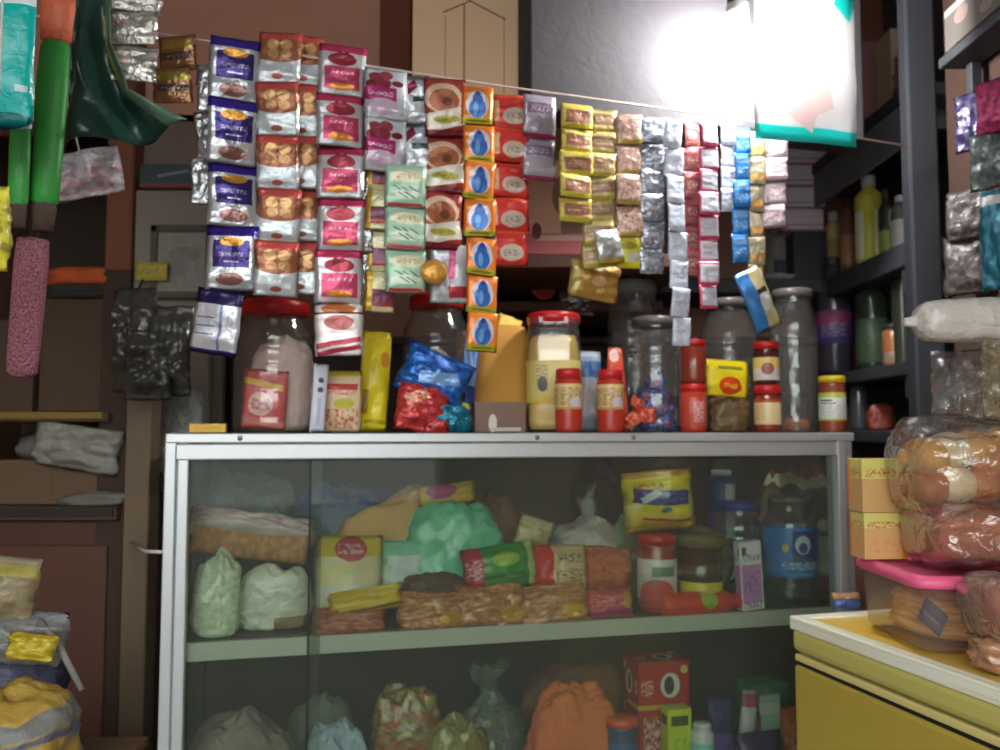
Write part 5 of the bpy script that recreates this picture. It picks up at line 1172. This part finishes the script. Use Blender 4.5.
# picture frame, note, dark bags in front of the grey boarding
p = pf(182, 262, 1.935, 'y'); m_ = m_per_px(p)
fw, fh = 62 * m_, 74 * m_
t = thing('picture_frame', 'grey framed picture hanging on the boarding behind the purple strip', 'picture frame', p)
part('frame', join_boxes([(fw, .014, .016, 0, 0, fh / 2 - .016), (fw, .014, .016, 0, 0, -fh / 2), (.016, .014, fh, -fw / 2 + .008, 0, -fh / 2), (.016, .014, fh, fw / 2 - .008, 0, -fh / 2)]), M('frame_grey', (80, 74, 68), rough=.6), t)
part('picture', box(fw - .02, .006, fh - .02, 0, base=False), M('picture_grey', (140, 138, 130), [('e', .55, .62, .3, .12, (110, 112, 100)), ('e', .4, .4, .2, .14, (120, 120, 112)), ('t', .5, .5, .4, .4, (128, 126, 120), 6)], rough=.5), t, (0, .002, 0))
p = pf(152, 271, 1.90, 'y'); m_ = m_per_px(p)
packet('dull yellow packet stuck against the boarding above the dark bags', 135, 262, 168, 281, 1.92, M('dull_yellow_pack', (176, 164, 60), [('t', .5, .5, .4, .2, (120, 110, 40), 8)], rough=.5), .008, 133, .06, plane='y')
dkb = M('black_bag', (60, 60, 54), rough=.2, alpha=.72, bump=.45, bscale=60, coat=.5)
for i, (x0, y0, x1, y1, lab) in enumerate([(112, 288, 158, 392, 'glossy black plastic bag hanging by the post, left one'), (146, 306, 192, 396, 'glossy black plastic bag hanging by the post, right one of the three'), (126, 330, 172, 400, 'glossy black plastic bag hanging lowest in the cluster by the post')]):
    p = pf((x0 + x1) / 2, (y0 + y1) / 2, 1.66 - .02 * i, 'y'); m_ = m_per_px(p)
    o = thing('plastic_bag', lab, 'plastic bag', p, rnd.uniform(-.3, .3))
    part('film', pillow((x1 - x0) * m_, (y1 - y0) * m_, .05, 140 + i, .3, 18, 22), dkb, o)
    part('handle', tube([(0, 0, (y1 - y0) * m_ * .46), (p1.x - p.x, .04 + .02 * i, (y1 - y0) * m_ * .62)], .002), rubber, o)
softbag('grey crumpled plastic bag left of the big jar, behind the case', 150, 206, 382, 1.86, 1.0, M('grey_case_bag', (110, 114, 108), rough=.35, bump=.6), .5, 145, .2, plane='y')
st = thing('stool', 'grey stool behind the case supporting a crumpled plastic bag', 'stool', (pf(178, 430, 1.86, 'y').x, 1.86, 0))
part('seat', box(.14, .12, .03, .004), dark, st, (0, 0, .968))
for sx in (-1, 1):
    for sy in (-1, 1):
        part('leg', box(.02, .02, .968, .002), dark, st, (sx * .055, sy * .045, 0))
c0_, c1_ = pf(131, 543, 1.705, 'y'), pf(163, 552, 1.425, 'y')
solo('twine', 'short white twine tying the display case to the wooden post', 'twine', tube([Vector((0, 0, 0)), (c1_ - c0_) * .5 - Vector((0, 0, .008)), c1_ - c0_], .003), M('twine_white', (206, 200, 190), rough=.8), c0_)
bk = pf(167, 176, 1.93, 'y'); m_ = m_per_px(bk)
bz = b0.z
t = thing('booklet', 'dark teal booklet with red lower edge lying on the boarding top', 'booklet', (bk.x, 1.962, bz + .0005), 0)
part('cover', box(56 * m_, .06, 24 * m_, .002), M('teal_dark', (46, 66, 76), [('r', .5, .08, .5, .1, (130, 50, 60)), ('r', .6, .6, .3, .05, (120, 130, 140), -.4)], rough=.5), t)

# ------------------------------------------------------------------ things hanging at the upper left, near the viewer
hang_m = M('tie_white', (220, 220, 210))


def hung(o, ztop_local, x=0.0):
    part('hanger', tube([(x, 0, ztop_local), (x, 0, 2.5 - o.location.z)], .0015), hang_m, o)


def hangpos(x0, y0, x1, y1, Y):
    p = pf((x0 + x1) / 2, (y0 + y1) / 2, Y, 'y'); m_ = m_per_px(p)
    return p, (x1 - x0) * m_, (y1 - y0) * m_


p, w_, h = hangpos(-40, -30, 35, 131, 1.0)
t = thing('snack_packet', 'bright teal packet with silver bottom seal hanging at the top left corner', 'packet', p)
part('wrapper', pillow(w_, h, .03, 150, .10), M('teal_pack', (0, 176, 170), [('r', .5, .01, .5, .02, (206, 220, 220)), ('r', .5, .80, .5, .025, (220, 236, 236)), ('r', .58, .31, .08, .075, (150, 170, 190)), ('r', .88, .24, .06, .02, (190, 210, 220)), ('e', .5, .05, .5, .06, (0, 110, 110))], rough=.3, bump=.2), t)
hung(t, h * .45)
gr = M('broom_green', (46, 140, 54), rough=.5, bump=.2, bscale=60)
og = M('broom_orange', (206, 100, 66), rough=.5, bump=.3)
p, w_, h = hangpos(33, 38, 67, 206, 1.12)
t = thing('hanging_brush', 'long green plastic sleeve with orange top hanging right of the teal packet', 'brush', p, 0, ry=.035)
part('sleeve', lathe([(w_ * .30, -h / 2), (w_ * .40, -h * .48), (w_ * .42, -h * .2), (w_ * .47, h * .2), (w_ * .42, h * .46), (w_ * .3, h / 2)], 24, 1, .7, .04, 2), gr, t)
part('grip', lathe([(0, h * .78), (w_ * .48, h * .78), (w_ * .5, h * .70), (w_ * .44, h * .5), (w_ * .32, h * .48), (0, h * .48)], 24, 1, .7, .05, 3), og, t, label='orange top')
part('bristle', lathe([(0, -h * .66), (w_ * .3, -h * .66), (w_ * .36, -h * .52), (w_ * .3, -h * .48), (0, -h * .48)], 20, 1, .7, .1, 5), M('bristle_dark', (70, 56, 46), rough=.9, bump=.5), t)
hung(t, h * .76)
p, w_, h = hangpos(8, 128, 31, 206, 1.10)
t = thing('hanging_brush', 'shorter green plastic sleeve hanging just under the teal packet', 'brush', p, 0)
part('sleeve', lathe([(w_ * .34, -h / 2), (w_ * .44, -h * .46), (w_ * .46, h * .3), (w_ * .40, h * .8), (w_ * .3, h * .84)], 24, 1, .7, .04, 7), gr, t)
part('bristle', lathe([(0, -h * .8), (w_ * .34, -h * .8), (w_ * .40, -h * .55), (w_ * .34, -h * .46), (0, -h * .46)], 20, 1, .7, .1, 8), M('bristle_dark', (70, 56, 46)), t)
hung(t, h * .8)
p, w_, h = hangpos(11, 236, 44, 378, 1.14)
t = thing('duster', 'long pink nubby tube-shaped duster hanging below the green sleeves', 'duster', p, 0, ry=.05)
part('head', lathe([(0, -h / 2), (w_ * .30, -h * .495), (w_ * .44, -h * .46), (w_ * .46, -h * .3), (w_ * .48, 0), (w_ * .5, h * .3), (w_ * .46, h * .48), (0, h * .5)], 26, 1, .8, .03, 4), M('pink_nub', (168, 106, 118), [('t', .5, .5, .5, .5, (120, 70, 84), 40)], rough=.95, bump=1.0, bscale=260), t)
part('handle', tube([(0, 0, h * .49), (.004, .0, h * .8)], .006), M('bristle_dark', (70, 56, 46)), t)
hung(t, h * .79, .004)
p, w_, h = hangpos(-22, 186, 9, 272, .94)
t = thing('snack_packet', 'yellow packet hanging at the left picture edge under the teal one', 'packet', p)
part('wrapper', pillow(w_, h, .03, 152, .2), M('yellow_edge_pack', (206, 196, 60), [('t', .5, .5, .5, .3, (120, 110, 40), 7)], rough=.35, bump=.3), t); hung(t, h * .45)

# draped dark green polythene
gp = [pf(88, 60, 1.2, 'y')]
mg = m_per_px(gp[0])


def green_fn(a, b):
    left = [(66, -30), (64, 40), (60, 100), (58, 152)]
    right = [(104, -30), (112, 40), (136, 96), (196, 128)]
    def lerp(L, t):
        t *= 3; i = min(2, int(t)); f = t - i
        return L[i][0] + (L[i + 1][0] - L[i][0]) * f, L[i][1] + (L[i + 1][1] - L[i][1]) * f
    l, r_ = lerp(left, b), lerp(right, b)
    px = l[0] + (r_[0] - l[0]) * a; py = l[1] + (r_[1] - l[1]) * a
    y = .024 * math.sin(a * 9 + b * 2.5) * (.4 + b) + .02 * noise.noise(Vector((a * 4, b * 4, 3)))
    return ((px - 88) * mg, y, -(py - 60) * mg)


t = thing('plastic_bag', 'dark green polythene sheet draped in folds at the top left', 'plastic bag', gp[0])
part('sheet', drape(green_fn, 30, 24, .003), M('green_poly', (28, 60, 52), [('r', .92, .5, .08, .6, (84, 112, 94)), ('r', .80, .40, .04, .2, (150, 140, 66)), ('r', .5, .7, .05, .4, (46, 84, 74))], rough=.3, bump=.3, bscale=30), t)
hung(t, 88 * mg)
strip('strip of crumpled rosy silver packets hanging between the green sheet and the bronze ones', 134, -24, 130, 82, 52, 3, 'rosesilver', -.16, cr=.3)
strip('pair of bronze foil packets hanging at the left end of the string', 178, 36, 172, 103, 38, 2, 'bronze', -.04, cr=.25, tilt=-.2)
p, w_, h = hangpos(50, 150, 120, 198, 1.32)
t = thing('plastic_bag', 'crumpled white and pink plastic bag below the green polythene sheet', 'plastic bag', p, .2, ry=-.25)
part('film', pillow(w_, h, .05, 160, .35, 16, 14), M('white_pink_crumple', (206, 200, 206), [('t', .5, .3, .5, .2, (200, 140, 160), 5)], rough=.25, bump=.6), t); hung(t, h * .4)

# ------------------------------------------------------------------ sacks piled at the lower left
cr_ = thing('crate', 'wooden crate below the sacks at the lower left', 'crate', (-.80, 1.28, 0))
part('body', join_boxes([(.42, .02, .10, 0, -.14, .05 + k * .14) for k in range(4)] + [(.42, .02, .10, 0, .14, .05 + k * .14) for k in range(4)] + [(.02, .28, .10, -.2, 0, .05 + k * .14) for k in range(4)] + [(.02, .28, .10, .2, 0, .05 + k * .14) for k in range(4)] + [(.03, .03, .58, sx * .18, sy * .12, 0) for sx in (-1, 1) for sy in (-1, 1)]), M('crate_wood', (110, 84, 60), rough=.85, var=.2), cr_)
part('top', box(.44, .32, .015, .002), M('crate_top', (110, 84, 60)), cr_, (0, 0, .58))
ZK = .5955
softbag('yellow and blue printed sack at the bottom left corner', -60, 66, 690, 1.22, ZK, M('yellow_blue_sack', (150, 122, 50), [('t', .5, .5, .5, .3, (50, 66, 100), 7), ('r', .5, .75, .5, .08, (100, 100, 96))], rough=.5, bump=.4), .9, 170, .15, plane='y', cat='sack', name='sack')
softbag('navy sack in the pile at the lower left', -70, 64, 652, 1.36, ZK, M('navy_sack', (56, 58, 84), rough=.5, bump=.4), .7, 171, .15, plane='y', cat='sack', name='sack')
packet('grey plastic packet lying on the navy sack', -10, 612, 66, 664, 1.26, M('grey_plastic_pack', (112, 112, 112), rough=.4, bump=.5), .07, 172, .28, (-.3, .05, 0), plane='y')
packet('white and tan printed packet leaning at the left edge above the grey one', -40, 556, 36, 626, 1.26, M('white_tan_pack', (130, 120, 94), [('t', .5, .5, .5, .3, (120, 96, 70), 6), ('r', .5, .8, .5, .08, (150, 140, 70))], rough=.4, bump=.3), .07, 173, .2, (-.2, .1, 0), plane='y')
packet('bright yellow packet on the pile at the lower left', 8, 634, 56, 660, 1.20, M('yellow_pile_pack', (170, 150, 36), rough=.4, bump=.4), .04, 174, .3, (-.4, .1, 0), plane='y')
q0, q1, q2 = pf(40, 622, 1.24, 'y'), pf(60, 648, 1.22, 'y'), pf(82, 690, 1.21, 'y')
solo('strap', 'grey strap hanging down from the pile at the lower left', 'strap', tube([Vector((0, 0, 0)), q1 - q0, q2 - q0], .006, r2=.004), M('strap_grey', (110, 108, 102), rough=.7), q0)

# ------------------------------------------------------------------ colour management
sc = bpy.context.scene
sc.view_settings.view_transform = 'Standard'
sc.view_settings.look = 'None'
sc.view_settings.gamma = 1.0
sc.view_settings.use_curve_mapping = False
sc.view_settings.exposure = 0.9
cam.dof.use_dof = True
cam.dof.focus_distance = 1.0
cam.dof.aperture_fstop = 5.4
sc.cycles.use_denoising = True
sc.cycles.transparent_max_bounces = 24
sc.cycles.max_bounces = 8
sc.cycles.sample_clamp_indirect = 6.0
